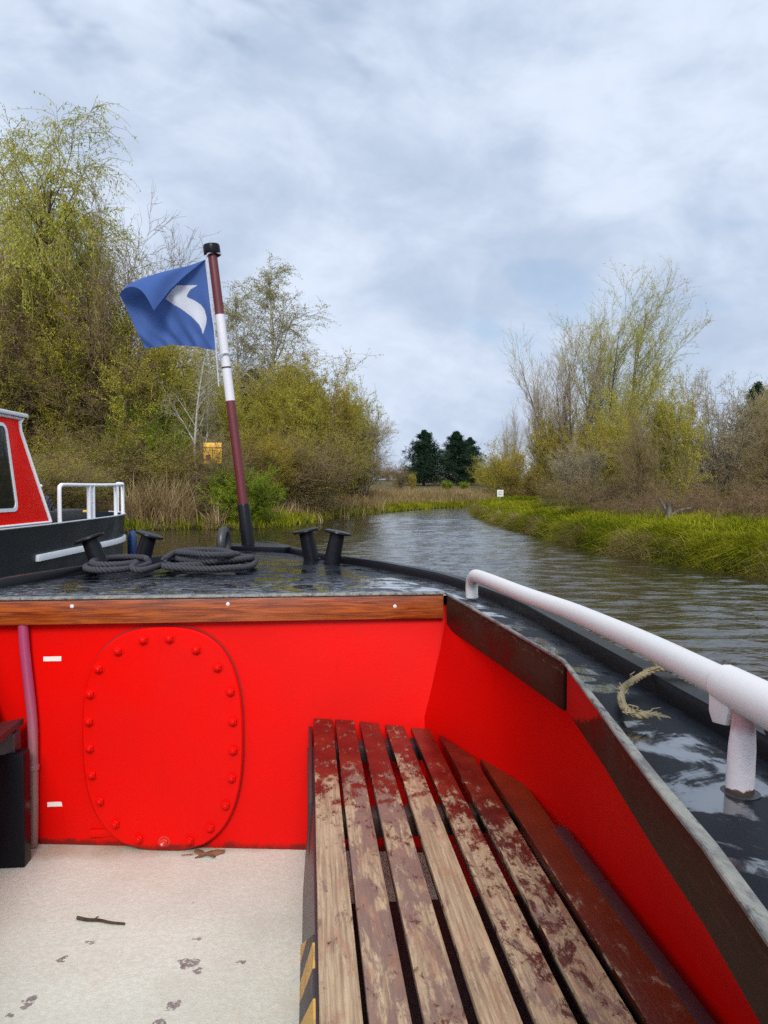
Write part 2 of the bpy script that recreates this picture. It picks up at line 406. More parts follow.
class MB:
    """collects simple shapes into one mesh"""
    def __init__(s): s.v = []; s.f = []; s.mi = []
    def add(s, vs, fs, mi=0):
        b = len(s.v); s.v += [tuple(x) for x in vs]; s.f += [tuple(i + b for i in f) for f in fs]; s.mi += [mi] * len(fs)
        return s
    def box(s, x0, x1, y0, y1, z0, z1, mi=0):
        v = [(x0, y0, z0), (x1, y0, z0), (x1, y1, z0), (x0, y1, z0), (x0, y0, z1), (x1, y0, z1), (x1, y1, z1), (x0, y1, z1)]
        return s.add(v, [(0, 3, 2, 1), (4, 5, 6, 7), (0, 1, 5, 4), (1, 2, 6, 5), (2, 3, 7, 6), (3, 0, 4, 7)], mi)
    def prism(s, poly, z0, z1, mi=0):
        n = len(poly)
        v = [(p[0], p[1], z0) for p in poly] + [(p[0], p[1], z1) for p in poly]
        f = [tuple(range(n - 1, -1, -1)), tuple(range(n, 2 * n))] + [(i, (i + 1) % n, (i + 1) % n + n, i + n) for i in range(n)]
        return s.add(v, f, mi)
    def hexa(s, a, b, mi=0):
        """two matching quads"""
        return s.add(list(a) + list(b), [(0, 3, 2, 1), (4, 5, 6, 7), (0, 1, 5, 4), (1, 2, 6, 5), (2, 3, 7, 6), (3, 0, 4, 7)], mi)
    def tube(s, path, rad, sides=10, cap=True, mi=0, closed=False):
        P = [Vector(p) for p in path]; n = len(P)
        rads = rad if isinstance(rad, (list, tuple)) else [rad] * n
        up = Vector((0, 0, 1)); vs = []; prev = None
        for i, p in enumerate(P):
            if closed: d = P[(i + 1) % n] - P[i - 1]
            else: d = P[min(i + 1, n - 1)] - P[max(i - 1, 0)]
            d.normalize()
            if prev is None:
                a = d.cross(up)
                if a.length < .1: a = d.cross(Vector((1, 0, 0)))
            else: a = prev - d * prev.dot(d)
            a.normalize(); prev = a; b = d.cross(a)
            for k in range(sides):
                t = 2 * math.pi * k / sides
                vs.append(p + (a * math.cos(t) + b * math.sin(t)) * rads[i])
        fs = []
        for i in range(n if closed else n - 1):
            j = (i + 1) % n
            for k in range(sides):
                l = (k + 1) % sides
                fs.append((i * sides + k, i * sides + l, j * sides + l, j * sides + k))
        if cap and not closed:
            fs.append(tuple(range(sides - 1, -1, -1))); fs.append(tuple(range((n - 1) * sides, n * sides)))
        return s.add(vs, fs, mi)
    def lathe(s, prof, base, axis=(0, 0, 1), sides=24, mi=0):
        """profile of (radius, height) turned about an axis"""
        ax = Vector(axis).normalized(); base = Vector(base)
        a = ax.cross(Vector((0, 1, 0)))
        if a.length < .1: a = ax.cross(Vector((1, 0, 0)))
        a.normalize(); b = ax.cross(a); vs = []; fs = []
        for (r, h) in prof:
            for k in range(sides):
                t = 2 * math.pi * k / sides
                vs.append(base + ax * h + (a * math.cos(t) + b * math.sin(t)) * max(r, 1e-4))
        for i in range(len(prof) - 1):
            for k in range(sides):
                l = (k + 1) % sides
                fs.append((i * sides + k, i * sides + l, (i + 1) * sides + l, (i + 1) * sides + k))
        fs.append(tuple(range(sides - 1, -1, -1))); fs.append(tuple(range((len(prof) - 1) * sides, len(prof) * sides)))
        return s.add(vs, fs, mi)
    def build(s, name, mats, parent=None, off=(0, 0, 0), bevel=0, segs=2, smooth=40, loc=None):
        me = bpy.data.meshes.new(name)
        o = Vector(off)
        me.from_pydata([Vector(v) - o for v in s.v], [], s.f); me.update()
        me.polygons.foreach_set('material_index', np.array(s.mi, np.int32))
        bm = bmesh.new(); bm.from_mesh(me)
        bmesh.ops.recalc_face_normals(bm, faces=bm.faces)
        if bevel:
            es = [e for e in bm.edges if len(e.link_faces) == 2 and e.calc_face_angle(0) > R(30)]
            bmesh.ops.bevel(bm, geom=es, offset=bevel, segments=segs, affect='EDGES', profile=.6)
        bm.to_mesh(me); bm.free()
        me.polygons.foreach_set('use_smooth', np.ones(len(me.polygons), dtype=bool))
        me.set_sharp_from_angle(angle=R(smooth))
        return link(name, me, mats, parent, loc)

def bw(u, v, w=0.):
    """boat coordinates to world"""
    return Vector((u * CT - v * ST, u * ST + v * CT, w + FLOOR))

def boat_thing(name, base, label, cat, group=None):
    return empty(name, bw(*base), TH, label, cat, group)

def lerp_tab(tab, x):
    xs = [a for a, b in tab]; ys = [b for a, b in tab]
    return float(np.interp(x, xs, ys))

# ------------------------------------------------------------------ canal and ground
RIGHT = [(6.6, -90), (6.2, -10), (5.9, 5), (5.55, 11), (5.07, 12.8), (4.60, 14.4), (4.32, 17), (4.18, 22), (4.08, 28), (4.3, 35), (5.0, 43), (6.4, 47), (9.5, 50), (16, 53.5), (40, 63), (140, 95)]
LEFT = [(-7.6, -90), (-7.6, 0), (-7.6, 16), (-7.2, 23.0), (-6.1, 24.2), (-4.6, 23.9), (-3.8, 24.2), (-3.2, 26.3), (-2.2, 32.2), (-.1, 40), (2.8, 47.6), (6, 52.9), (12, 57), (18, 60), (40, 70), (140, 104)]

def seg_dist(P, line):
    best = np.full(len(P), 1e9)
    for (a, b) in zip(line[:-1], line[1:]):
        a = np.array(a, float); b = np.array(b, float); d = b - a
        t = np.clip(((P - a) @ d) / (d @ d), 0, 1)
        q = a + t[:, None] * d
        best = np.minimum(best, np.hypot(*(P - q).T))
    return best

POLY = np.array(LEFT + RIGHT[::-1], float)
def in_poly(P, poly):
    x, y = P[:, 0], P[:, 1]; inside = np.zeros(len(P), bool); n = len(poly); j = n - 1
    for i in range(n):
        xi, yi = poly[i]; xj, yj = poly[j]
        c = ((yi > y) != (yj > y)) & (x < (xj - xi) * (y - yi) / (yj - yi + 1e-12) + xi)
        inside ^= c; j = i
    return inside

def vnoise(x, y, s, seed):
    return (np.sin(x * s * 1.3 + seed) * np.cos(y * s * 1.7 + seed * 2.1) + .6 * np.sin(x * s * 2.9 + y * s * 2.3 + seed * 3.3)
            + .4 * np.cos(x * s * 5.1 - y * s * 4.7 + seed * 1.7)) / 2.

def canal_d(P):
    dl, dr = seg_dist(P, LEFT), seg_dist(P, RIGHT)
    ins = in_poly(P, POLY)
    d = np.minimum(dl, dr); d[ins] *= -1
    return d, dr < dl

def ground_z(P):
    P = np.asarray(P, float)
    d, right = canal_d(P); x, y = P[:, 0], P[:, 1]
    nz = vnoise(x, y, .55, 1.) * .05 + vnoise(x, y, 2.1, 4.) * .02
    zr = np.interp(d, [-1.2, -.25, 0, .10, .45, 1.4, 4, 12, 60, 300], [-1., -.4, -.05, .22, .46, .60, .68, .9, 2.2, 4.2])
    zl = np.interp(d, [-1.2, -.25, 0, .2, .9, 2.0, 4.0, 9, 60, 300], [-1., -.4, -.04, .12, .28, .65, 1.30, 1.65, 2.8, 4.2])
    zf = np.interp(d, [-1.2, -.25, 0, .3, 1.5, 6.0, 15, 60, 300], [-1., -.4, -.04, .14, .35, .80, 1.15, 2.5, 5.0])
    k = np.clip((y - 44) / 8, 0, 1) * (x > -2)
    zl = zl * (1 - k) + zf * k
    z = np.where(right, zr, zl)
    return z + nz * np.clip(d / .6, 0, 1)

def ground():
    def axis(a, b, fine0, fine1, step, grow=1.16):
        c = list(np.arange(fine0, fine1, step)); s = step; x = fine1
        while x < b: c.append(x); s *= grow; x += s
        c.append(b); s = step; x = fine0
        lo = []
        while x > a:
            s *= grow; x -= s; lo.append(max(x, a))
        return np.array(sorted(set(lo + c)))
    xs = axis(-420, 420, -13, 14, .22); ys = axis(-200, 600, 9, 56, .25)
    X, Y = np.meshgrid(xs, ys); P = np.stack([X.ravel(), Y.ravel()], 1)
    Z = ground_z(P)
    nx, ny = len(xs), len(ys)
    i = np.arange(nx - 1)[None, :] + np.arange(ny - 1)[:, None] * nx
    q = np.stack([i, i + 1, i + nx + 1, i + nx], -1).reshape(-1, 4)
    o = link('ground', np_mesh('ground', np.column_stack([P, Z]), q, smooth=True), M['earth'])
    setp(o, kind='structure')
    # water: one sheet with real ripples where they can be seen
    yy = [-100., -40., -12., -2., 2.5]; y = 2.5
    while y < 62: y += .030 + .0034 * max(0, y - 5); yy.append(y)
    yy += [66., 75., 90., 110.]
    xx = [-30., -14.] + list(np.arange(-9.0, 9.5, .075)) + [10.5, 14., 22., 40., 80., 150.]
    X, Y = np.meshgrid(np.array(xx), np.array(yy)); step = .030 + .0034 * np.maximum(0, Y - 5)
    Z = np.zeros_like(X); rg = np.random.default_rng(3)
    for k in range(60):
        lam = .15 * (5.0 ** rg.uniform(0, 1)); a = rg.normal(0, .50) + .12; ph = rg.uniform(0, 6.28)
        kx, ky = math.sin(a) * 2 * math.pi / lam, math.cos(a) * 2 * math.pi / lam
        fade = np.clip((lam * math.cos(a) / step - 2.5) / 2, 0, 1)
        Z += fade * lam * .0036 * np.sin(kx * X + ky * Y + ph + .6 * np.sin(X * .7 + Y * .4 + ph))
    calm = .55 + .45 * (np.sin(X * .42 + 1.3 * np.sin(Y * .13)) * np.cos(Y * .31 + .8 * np.sin(X * .35)) * .5 + .5)
    Z *= calm * ((X > -9.2) & (X < 9.7) & (Y > 2) & (Y < 62))
    nx, ny = len(xx), len(yy)
    i = np.arange(nx - 1)[None, :] + np.arange(ny - 1)[:, None] * nx
    q = np.stack([i, i + 1, i + nx + 1, i + nx], -1).reshape(-1, 4)
    o = link('water', np_mesh('water', np.column_stack([X.ravel(), Y.ravel(), Z.ravel()]), q, smooth=True), M['water']); setp(o, kind='structure')
ground()

def blades(name, P, H, W, lean, seg, mat, label, cat, curl=1.0):
    """ribbons rooted at P (N,3), height H, width W, horizontal lean vectors (N,2)"""
    N = len(P); ang = RNG.uniform(0, np.pi, N)
    side = np.stack([np.cos(ang), np.sin(ang) * .5, np.zeros(N)], 1) * W[:, None] * .5
    rows = []
    for k in range(seg + 1):
        t = k / seg
        c = P.copy(); c[:, 2] += H * (t - .22 * curl * t ** 3 * np.hypot(*lean.T) / np.maximum(H, 1e-3))
        c[:, :2] += lean * (t ** 1.7)[..., None] if False else lean * t ** 1.7
        w = side * (1 - t ** 1.5 * .93)
        rows += [c - w, c + w]
    V = np.stack(rows, 1)               # N, 2(seg+1), 3
    m = 2 * (seg + 1); b = (np.arange(N) * m)[:, None]
    q = np.concatenate([np.stack([b[:, 0] + 2 * k, b[:, 0] + 2 * k + 1, b[:, 0] + 2 * k + 3, b[:, 0] + 2 * k + 2], 1) for k in range(seg)])
    o = link(name, np_mesh(name, V.reshape(-1, 3), q), mat)
    return setp(o, label, cat, kind='stuff')

def scatter(n, x0, x1, y0, y1, dmin, dmax, want_right, dens=None, ypow=1.0):
    out = []; tot = 0
    while tot < n:
        t = RNG.uniform(0, 1, n * 3) ** ypow
        P = np.stack([RNG.uniform(x0, x1, n * 3), y0 + (y1 - y0) * t], 1)
        d, r = canal_d(P)
        k = (d > dmin) & (d < dmax) & (r == want_right)
        if dens is not None: k &= RNG.uniform(0, 1, len(P)) < dens(P, d)
        P = P[k]; out.append(np.column_stack([P, d[k]])); tot += len(P)
        if len(out) > 40: break
    A = np.concatenate(out)[:n]
    Z = ground_z(A[:, :2])
    return np.column_stack([A[:, 0], A[:, 1], Z]), A[:, 2]

def toward_water(P):
    e = .05
    d0, _ = canal_d(P[:, :2]); dx, _ = canal_d(P[:, :2] + [e, 0]); dy, _ = canal_d(P[:, :2] + [0, e])
    g = np.stack([dx - d0, dy - d0], 1) / e
    return -g / np.maximum(np.linalg.norm(g, axis=1), .2)[:, None]

def grasses():
    clump = lambda P, d: np.clip(.55 + .6 * vnoise(P[:, 0], P[:, 1], 1.6, 2.) + .5 * vnoise(P[:, 0], P[:, 1], 4.3, 5.), .12, 1)
    P, d = scatter(125000, 3.6, 12, 8.5, 50, -.02, 3.0, True, clump, 1.7)
    N = len(P); out = toward_water(P)
    edge = np.clip(1 - d / .8, 0, 1)
    big = .75 + .5 * vnoise(P[:, 0], P[:, 1], 2.2, 3.)
    H = RNG.uniform(.10, .30, N) * np.clip(big, .4, 1.4)
    lean = RNG.normal(0, .17, (N, 2)) + out * (edge * RNG.uniform(.1, .42, N))[:, None]
    W = RNG.uniform(.010, .024, N) * np.clip(P[:, 1] / 16, .8, 2.2)
    blades('bank_grass', P, H, W, lean, 3, M['grass_green'], 'lush lime green grass along the right bank of the canal', 'grass', 1.2)
    P, d = scatter(34000, 3.6, 8, 8.5, 50, -.06, .55, True, None, 1.7)
    N = len(P); out = toward_water(P)
    blades('bank_grass', P, RNG.uniform(.08, .24, N), RNG.uniform(.010, .022, N) * np.clip(P[:, 1] / 16, .8, 2.2), out * RNG.uniform(.05, .30, N)[:, None] + RNG.normal(0, .12, (N, 2)), 3, M['grass_green'], 'green grass hanging down the face of the right bank', 'grass', 1.6)
    P, d = scatter(5600, 3.6, 9, 8.5, 48, -.08, .14, True, lambda P, d: np.clip(.2 + 1.0 * vnoise(P[:, 0], P[:, 1], 1.1, 8.), .03, 1), 1.5)
    N = len(P); out = toward_water(P); P[:, 2] += RNG.uniform(0, .1, N)
    H = RNG.uniform(.12, .40, N); lean = out * RNG.uniform(.10, .45, N)[:, None] + RNG.normal(0, .10, (N, 2))
    blades('dry_grass', P, H, RNG.uniform(.008, .017, N) * np.clip(P[:, 1] / 16, .8, 2.2), lean, 3, M['grass_dry'], 'dead straw coloured grass hanging over the right waterline', 'grass', 2.2)
    # left bank
    P, d = scatter(17000, -9, 12, 22, 60, .0, 1.1, False, clump)
    N = len(P)
    blades('bank_grass', P, RNG.uniform(.10, .30, N), RNG.uniform(.018, .035, N), RNG.normal(0, .08, (N, 2)), 2, M['grass_green'], 'narrow strip of short green grass at the left waterline', 'grass')
    P, d = scatter(26000, -8, 30, 26, 75, .7, 9, False, lambda P, d: np.clip(.5 + .8 * vnoise(P[:, 0], P[:, 1], 1.3, 7.), .1, 1))
    N = len(P)
    blades('dry_grass', P, RNG.uniform(.2, .62, N), RNG.uniform(.015, .038, N), RNG.normal(0, .20, (N, 2)), 2, M['grass_dry'], 'tan dead grass on the sloping left bank up to the bend', 'grass')
    # reeds
    cl = []
    for (cx, cy, r, n, h) in ((-7.6, 23.6, .30, 260, 1.5), (-7.1, 24.0, .28, 300, 1.75), (-6.55, 24.5, .22, 240, 1.95), (-6.2, 24.5, .10, 60, 1.3), (-5.35, 24.2, .14, 90, 1.15)):
        p = np.stack([RNG.normal(cx, r, n), RNG.normal(cy, r * .5, n)], 1); cl.append(np.column_stack([p, RNG.uniform(.45, 1, n) * h]))
    A = np.concatenate(cl); Z = np.maximum(ground_z(A[:, :2]), -.1)
    P = np.column_stack([A[:, :2], Z]); N = len(P)
    blades('reeds', P, A[:, 2], RNG.uniform(.016, .04, N), RNG.normal(0, .48, (N, 2)), 4, M['reed_dry'], 'tall dry buff reeds at the left waterline beyond the moored boat', 'reeds', 1.5)
    cl = []
    for k in range(26):
        t = k / 25; cx = -3.0 + 3.6 * t + RNG.normal(0, .2); cy = 28.5 + 14.5 * t; n = 45
        p = np.stack([RNG.normal(cx - .9, .45, n), RNG.normal(cy, .5, n)], 1); cl.append(np.column_stack([p, RNG.uniform(.3, .85, n)]))
    A = np.concatenate(cl); P = np.column_stack([A[:, :2], np.maximum(ground_z(A[:, :2]), 0)]); N = len(P)
    blades('reeds', P, A[:, 2], RNG.uniform(.02, .045, N), RNG.normal(0, .25, (N, 2)), 3, M['reed_dry'], 'short broken buff reeds on the left bank under the olive shrubs', 'reeds', 1.5)
grasses()

# ------------------------------------------------------------------ trees
def unit(v): return v / np.maximum(np.linalg.norm(v, axis=-1, keepdims=True), 1e-9)

def grow(S, D, L, rad, nseg, wob, trop, taper=.25, wind=(0, 0)):
    N = len(S); P = np.zeros((N, nseg + 1, 3)); RR = np.zeros((N, nseg + 1)); P[:, 0] = S; d = unit(D); step = (L / nseg)[:, None]
    T = np.array([wind[0], wind[1], 1.0]) if trop >= 0 else np.array([-wind[0], -wind[1], 1.0])
    for k in range(nseg):
        d = unit(d + RNG.normal(0, wob, (N, 3)) + trop * T)
        P[:, k + 1] = P[:, k] + d * step
    t = np.linspace(0, 1, nseg + 1)
    RR = rad[:, None] * (1 - (1 - taper) * t[None, :])
    return P, RR

def sprout(P, RR, per, t0, t1, ang, ang_s, ratio, plen, rr, up_bias=0., prof=None):
    N, K, _ = P.shape; n = K - 1
    pi = np.repeat(np.arange(N), per)
    base = np.tile((np.arange(per) + .5) / per, N) + RNG.uniform(-.5, .5, N * per) / per
    t = t0 + (t1 - t0) * base
    f = np.clip(t * n, 0, n - 1e-4); i = f.astype(int); a = (f - i)[:, None]
    S = P[pi, i] * (1 - a) + P[pi, i + 1] * a
    tan = unit(P[pi, i + 1] - P[pi, i])
    r = RR[pi, i] * (1 - a[:, 0]) + RR[pi, i + 1] * a[:, 0]
    rnd = unit(RNG.normal(0, 1, (len(pi), 3)) + np.array([0, 0, up_bias])); perp = unit(rnd - tan * (rnd * tan).sum(1, keepdims=True))
    th = np.radians(ang + RNG.normal(0, ang_s, len(pi)))[:, None]
    D = tan * np.cos(th) + perp * np.sin(th)
    Ln = plen[pi] * ratio * RNG.uniform(.6, 1.25, len(pi))
    if prof is not None: Ln = Ln * prof(t)
    return S, D, Ln, np.maximum(r * rr, .0)

def tubes(P, RR, sides):
    N, K, _ = P.shape
    T = np.zeros_like(P); T[:, 1:-1] = P[:, 2:] - P[:, :-2]; T[:, 0] = P[:, 1] - P[:, 0]; T[:, -1] = P[:, -1] - P[:, -2]; T = unit(T)
    ref = np.where(np.abs(T[..., 2:3]) > .9, np.array([1., 0, 0]), np.array([0, 0, 1.]))
    A = unit(np.cross(T, ref)); B = np.cross(T, A)
    th = np.arange(sides) * 2 * np.pi / sides
    V = P[:, :, None] + RR[:, :, None, None] * (A[:, :, None] * np.cos(th)[None, None, :, None] + B[:, :, None] * np.sin(th)[None, None, :, None])
    idx = np.arange(N * K * sides).reshape(N, K, sides); nx = np.roll(idx, -1, axis=2)
    q = np.stack([idx[:, :-1], nx[:, :-1], nx[:, 1:], idx[:, 1:]], -1).reshape(-1, 4)
    return V.reshape(-1, 3), q

def leaf_quads(P, per, size, droop=0., t0=.15, aspect=.5, jit=.04):
    N, K, _ = P.shape; n = K - 1; m = N * per
    pi = np.repeat(np.arange(N), per); f = RNG.uniform(t0, .999, m) * n; i = f.astype(int); a = (f - i)[:, None]
    S = P[pi, i] * (1 - a) + P[pi, i + 1] * a + RNG.normal(0, jit, (m, 3))
    d = unit(RNG.normal(0, 1, (m, 3)) + np.array([0, 0, -droop])); s = unit(np.cross(d, RNG.normal(0, 1, (m, 3))))
    L = size * RNG.uniform(.55, 1.3, m)[:, None]; w = s * L * aspect * .5
    V = np.stack([S, S + d * L * .5 + w, S + d * L, S + d * L * .5 - w], 1).reshape(-1, 3)
    return V, np.arange(m * 4).reshape(-1, 4)

def join(parts):
    Vs, Qs, Ms, b = [], [], [], 0
    for V, q, mi in parts:
        Vs.append(V); Qs.append(q + b); Ms.append(np.full(len(q), mi)); b += len(V)
    return np.concatenate(Vs), np.concatenate(Qs), np.concatenate(Ms)

PROTO = {}
def species(key, h=10., stems=1, spread=8., stem_r=.10, base_r=.15, wob0=.05, trop0=.05, n1=16, t1=(.2, .98), a1=48, r1=.38, wob1=.12, trop1=.08, prof1=None,
            n2=9, a2=40, r2=.42, trop2=.05, n3=6, a3=38, r3=.5, trop3=0., lp=3, lsize=.06, ldroop=.3, lasp=.5, tw=.006, bark='bark_brown', twig='twig_brown', leaf='leaf_olive', stem_len=(.75, 1.0), lt0=.15, wind=(0, 0), ljit=.05, seed=0):
    global RNG
    RNG = np.random.default_rng(sum(ord(ch) * (i + 3) for i, ch in enumerate(key)) + seed + 2)     # each kind keeps its own shape
    az = RNG.uniform(0, 2 * np.pi, stems); sp = np.radians(np.abs(RNG.normal(spread, spread * .45, stems)))
    S = np.stack([np.cos(az) * base_r * RNG.uniform(.2, 1, stems), np.sin(az) * base_r * RNG.uniform(.2, 1, stems), np.full(stems, -.15)], 1)
    if stems == 1: S[:, :2] = 0
    D = np.stack([np.cos(az) * np.sin(sp), np.sin(az) * np.sin(sp), np.cos(sp)], 1)
    L = h * RNG.uniform(stem_len[0], stem_len[1], stems)
    P0, R0 = grow(S, D, L, np.full(stems, stem_r) * RNG.uniform(.7, 1.1, stems), 9, wob0, trop0, .16, wind)
    s, d, l, r = sprout(P0, R0, n1, t1[0], t1[1], a1, 10, r1, L, .5, 0, prof1)
    P1, R1 = grow(s, d, l, np.maximum(r, tw * 1.6), 6, wob1, trop1, .3, wind)
    s, d, l2, r = sprout(P1, R1, n2, .12, 1, a2, 12, r2, l, .55, .2)
    P2, R2 = grow(s, d, l2, np.clip(r, tw * 1.15, tw * 2.2), 4, .16, trop2, .5, wind)
    s, d, l3, r = sprout(P2, R2, n3, .1, 1, a3, 14, r3, l2, .6)
    P3, R3 = grow(s, d, np.maximum(l3, .12), np.full(len(s), tw), 3, .18, trop3, .5, wind)
    Vt, qt, _ = join([(*tubes(P0, R0, 7), 0), (*tubes(P1, R1, 4), 0)])
    parts = [(*tubes(P2, R2, 3), 0), (*tubes(P3, R3, 3), 0)]
    if lp: parts.append((*leaf_quads(P3, lp, lsize, ldroop, lt0, lasp, ljit), 1))
    if lp > 1: parts.append((*leaf_quads(P2, max(1, lp // 2), lsize, ldroop, .3, lasp, ljit), 1))
    Vc, qc, mc = join(parts)
    lim = np.percentile(Vc[:, 2], 99.7) * 1.07          # no single shoot towers over the crown
    k = Vc[qc][:, :, 2].max(1) < lim; qc, mc = qc[k], mc[k]
    qt = qt[Vt[qt][:, :, 2].max(1) < lim]
    mt = np_mesh('trunk', Vt, qt, smooth=True); mt.materials.append(M[bark])
    mc = np_mesh('crown', Vc, qc, qmat=mc); mc.materials.append(M[twig]); mc.materials.append(M[leaf])
    PROTO[key] = (mt, mc, float(np.percentile(Vc[:, 2], 99.7)))

def conifer(key, h=10., leaf='leaf_pine', open_=.0):
    global RNG
    RNG = np.random.default_rng(len(key) + 40)
    P0, R0 = grow(np.array([[0, 0, -.15]]), np.array([[0, 0, 1.]]), np.array([h + .1]), np.array([.16]), 10, .01, .05, .1)
    n = 190
    s, d, l, r = sprout(P0, R0, n, .06, .99, 78, 9, .36, np.array([h]), .3, 0, lambda t: np.clip(1.0 - t, .01, 1) ** .8 * (1 + .22 * np.sin(t * 37)) * 1.35)
    P1, R1 = grow(s, d, l, np.maximum(r, .012), 5, .06, .03, .3)
    s, d, l2, r = sprout(P1, R1, 14, .1, 1, 55, 12, .34, l, .5)
    P2, R2 = grow(s, d, np.maximum(l2, .2), np.full(len(s), .012), 3, .1, -.04, .4)
    Vt, qt, _ = join([(*tubes(P0, R0, 7), 0), (*tubes(P1, R1, 3), 0)])
    Vc, qc, mc = join([(*tubes(P2, R2, 3), 0), (*leaf_quads(P2, 15, .22, .2, .0, .38, .09), 1), (*leaf_quads(P1, 10, .22, .2, .2, .38, .09), 1)])
    mt = np_mesh('trunk', Vt, qt, smooth=True); mt.materials.append(M['bark_dark'])
    mc = np_mesh('crown', Vc, qc, qmat=mc); mc.materials.append(M['bark_dark']); mc.materials.append(M[leaf])
    PROTO[key] = (mt, mc, h)

dome = lambda t: np.clip(1.25 - .9 * t, .2, 1.2)
species('big_willow', h=12, stems=3, spread=15, stem_r=.20, base_r=.4, n1=22, t1=(.22, .98), a1=44, r1=.27, trop1=.0, n2=10, r2=.5, trop2=-.14, n3=9, a3=30, r3=.75, trop3=-.42, lp=9, lsize=.10, ldroop=1.6, lasp=.34, tw=.008,
        bark='bark_brown', twig='twig_olive', leaf='leaf_willow', stem_len=(.8, 1.0))
species('birch', h=12, stems=1, spread=2, stem_r=.10, n1=30, t1=(.28, .99), a1=36, r1=.26, prof1=dome, trop1=.06, n2=7, r2=.48, trop2=-.05, n3=6, r3=.75, trop3=-.26, lp=10, lsize=.065, ldroop=1., tw=.006,
        bark='bark_birch', twig='twig_brown', leaf='leaf_birch', wob0=.03)
species('white_birch', h=9, stems=2, spread=6, stem_r=.075, n1=22, t1=(.35, .99), a1=38, r1=.24, prof1=dome, trop1=.05, n2=6, r2=.5, trop2=-.05, n3=5, r3=.7, trop3=-.2, lp=5, lsize=.06, ldroop=1., tw=.006,
        bark='bark_birch', twig='twig_pale', leaf='leaf_birch', wob0=.06)
species('bare_alder', h=9, stems=4, spread=13, stem_r=.10, base_r=.5, n1=15, t1=(.08, .98), a1=46, r1=.40, n2=9, r2=.45, n3=7, r3=.55, lp=2, lsize=.060, tw=.009, bark='bark_dark', twig='twig_brown', leaf='leaf_brown', wob0=.10)
species('bare_thorn', h=7, stems=6, spread=20, stem_r=.07, base_r=.6, n1=14, t1=(.05, .98), a1=52, r1=.42, n2=9, r2=.45, n3=7, r3=.55, lp=3, lsize=.060, tw=.009, bark='bark_dark', twig='twig_brown', leaf='leaf_olive', wob0=.12)
species('olive_sallow', h=6, stems=9, spread=22, stem_r=.06, base_r=.6, n1=12, t1=(.08, .98), a1=36, r1=.42, trop1=.10, n2=8, r2=.48, n3=6, r3=.55, trop3=.05, lp=10, lsize=.085, ldroop=.2, tw=.007, bark='bark_grey', twig='twig_olive', leaf='leaf_olive', wob0=.08)
species('gold_sallow', h=5, stems=11, spread=24, stem_r=.045, base_r=.6, n1=12, t1=(.08, .98), a1=30, r1=.42, trop1=.12, n2=8, r2=.48, trop2=.1, n3=5, r3=.55, trop3=.08, lp=9, lsize=.080, ldroop=.0, tw=.007, bark='bark_grey', twig='twig_olive', leaf='leaf_gold', wob0=.07)
species('grey_sallow', h=6, stems=9, spread=24, stem_r=.06, base_r=.6, n1=12, t1=(.06, .98), a1=40, r1=.42, trop1=.06, n2=9, r2=.46, n3=6, r3=.5, lp=6, lsize=.065, tw=.008, bark='bark_dark', twig='twig_pale', leaf='leaf_grey', wob0=.09)
species('tall_willow', h=10, stems=8, spread=9, stem_r=.075, base_r=.6, n1=15, t1=(.20, .98), a1=24, r1=.32, trop1=.10, n2=8, a2=28, r2=.44, trop2=.06, n3=5, a3=28, r3=.6, trop3=.0, lp=6, lsize=.085, ldroop=.5, lasp=.34, tw=.006,
        bark='bark_grey', twig='twig_olive', leaf='leaf_willow', stem_len=(.68, 1.0), wind=(.28, 0), trop0=.06)
species('bare_poplar', h=9, stems=7, spread=13, stem_r=.07, base_r=.4, n1=16, t1=(.2, .98), a1=24, r1=.30, trop1=.16, n2=7, a2=28, r2=.42, trop2=.12, n3=5, a3=26, r3=.55, trop3=.1, lp=1, lsize=.045, tw=.006, bark='bark_grey', twig='twig_pale', leaf='leaf_birch', stem_len=(.7, 1.0))
species('green_bush', h=2.6, stems=12, spread=30, stem_r=.03, base_r=.5, n1=10, t1=(.06, .98), a1=40, r1=.45, n2=7, r2=.5, n3=5, r3=.55, lp=12, lsize=.075, tw=.005, bark='bark_dark', twig='twig_olive', leaf='leaf_green', wob0=.1)
species('bramble', h=2.2, stems=26, spread=38, stem_r=.016, base_r=1.1, n1=8, t1=(.1, .98), a1=45, r1=.5, trop1=-.12, n2=6, r2=.5, trop2=-.05, n3=4, r3=.6, lp=3, lsize=.05, tw=.006, bark='twig_red', twig='twig_red', leaf='leaf_brown', wob0=.12, trop0=-.10, stem_len=(.6, 1.1))
conifer('dark_conifer', 9, 'leaf_pine', 1.5)
conifer('pale_pine', 8, 'leaf_darkpine')

def tree(key, name, px, depth, top, label, cat='tree', group=None, wide=1.0, rz=None, z=None, x=None):
    """stands at the bearing px (seen from the towpath-level eye) and the given distance; top = height of its tip above the water"""
    X = (px - 384) / 769 * depth if x is None else x
    g = float(ground_z([[X, depth]])[0])
    mt, mc, h = PROTO[key]
    s = (top - g) / h
    e = empty(name, (X, depth, g), RNG.uniform(0, 6.28) if rz is None else rz, label, cat, group)
    e.scale = (s * wide, s * wide, s)
    for nm, me in (('trunk', mt), ('crown', mc)):
        o = bpy.data.objects.new(nm, me); COL.objects.link(o); o.parent = e
    return e
def topz(py, depth): return 1.3 + (488 - py) / 769 * depth

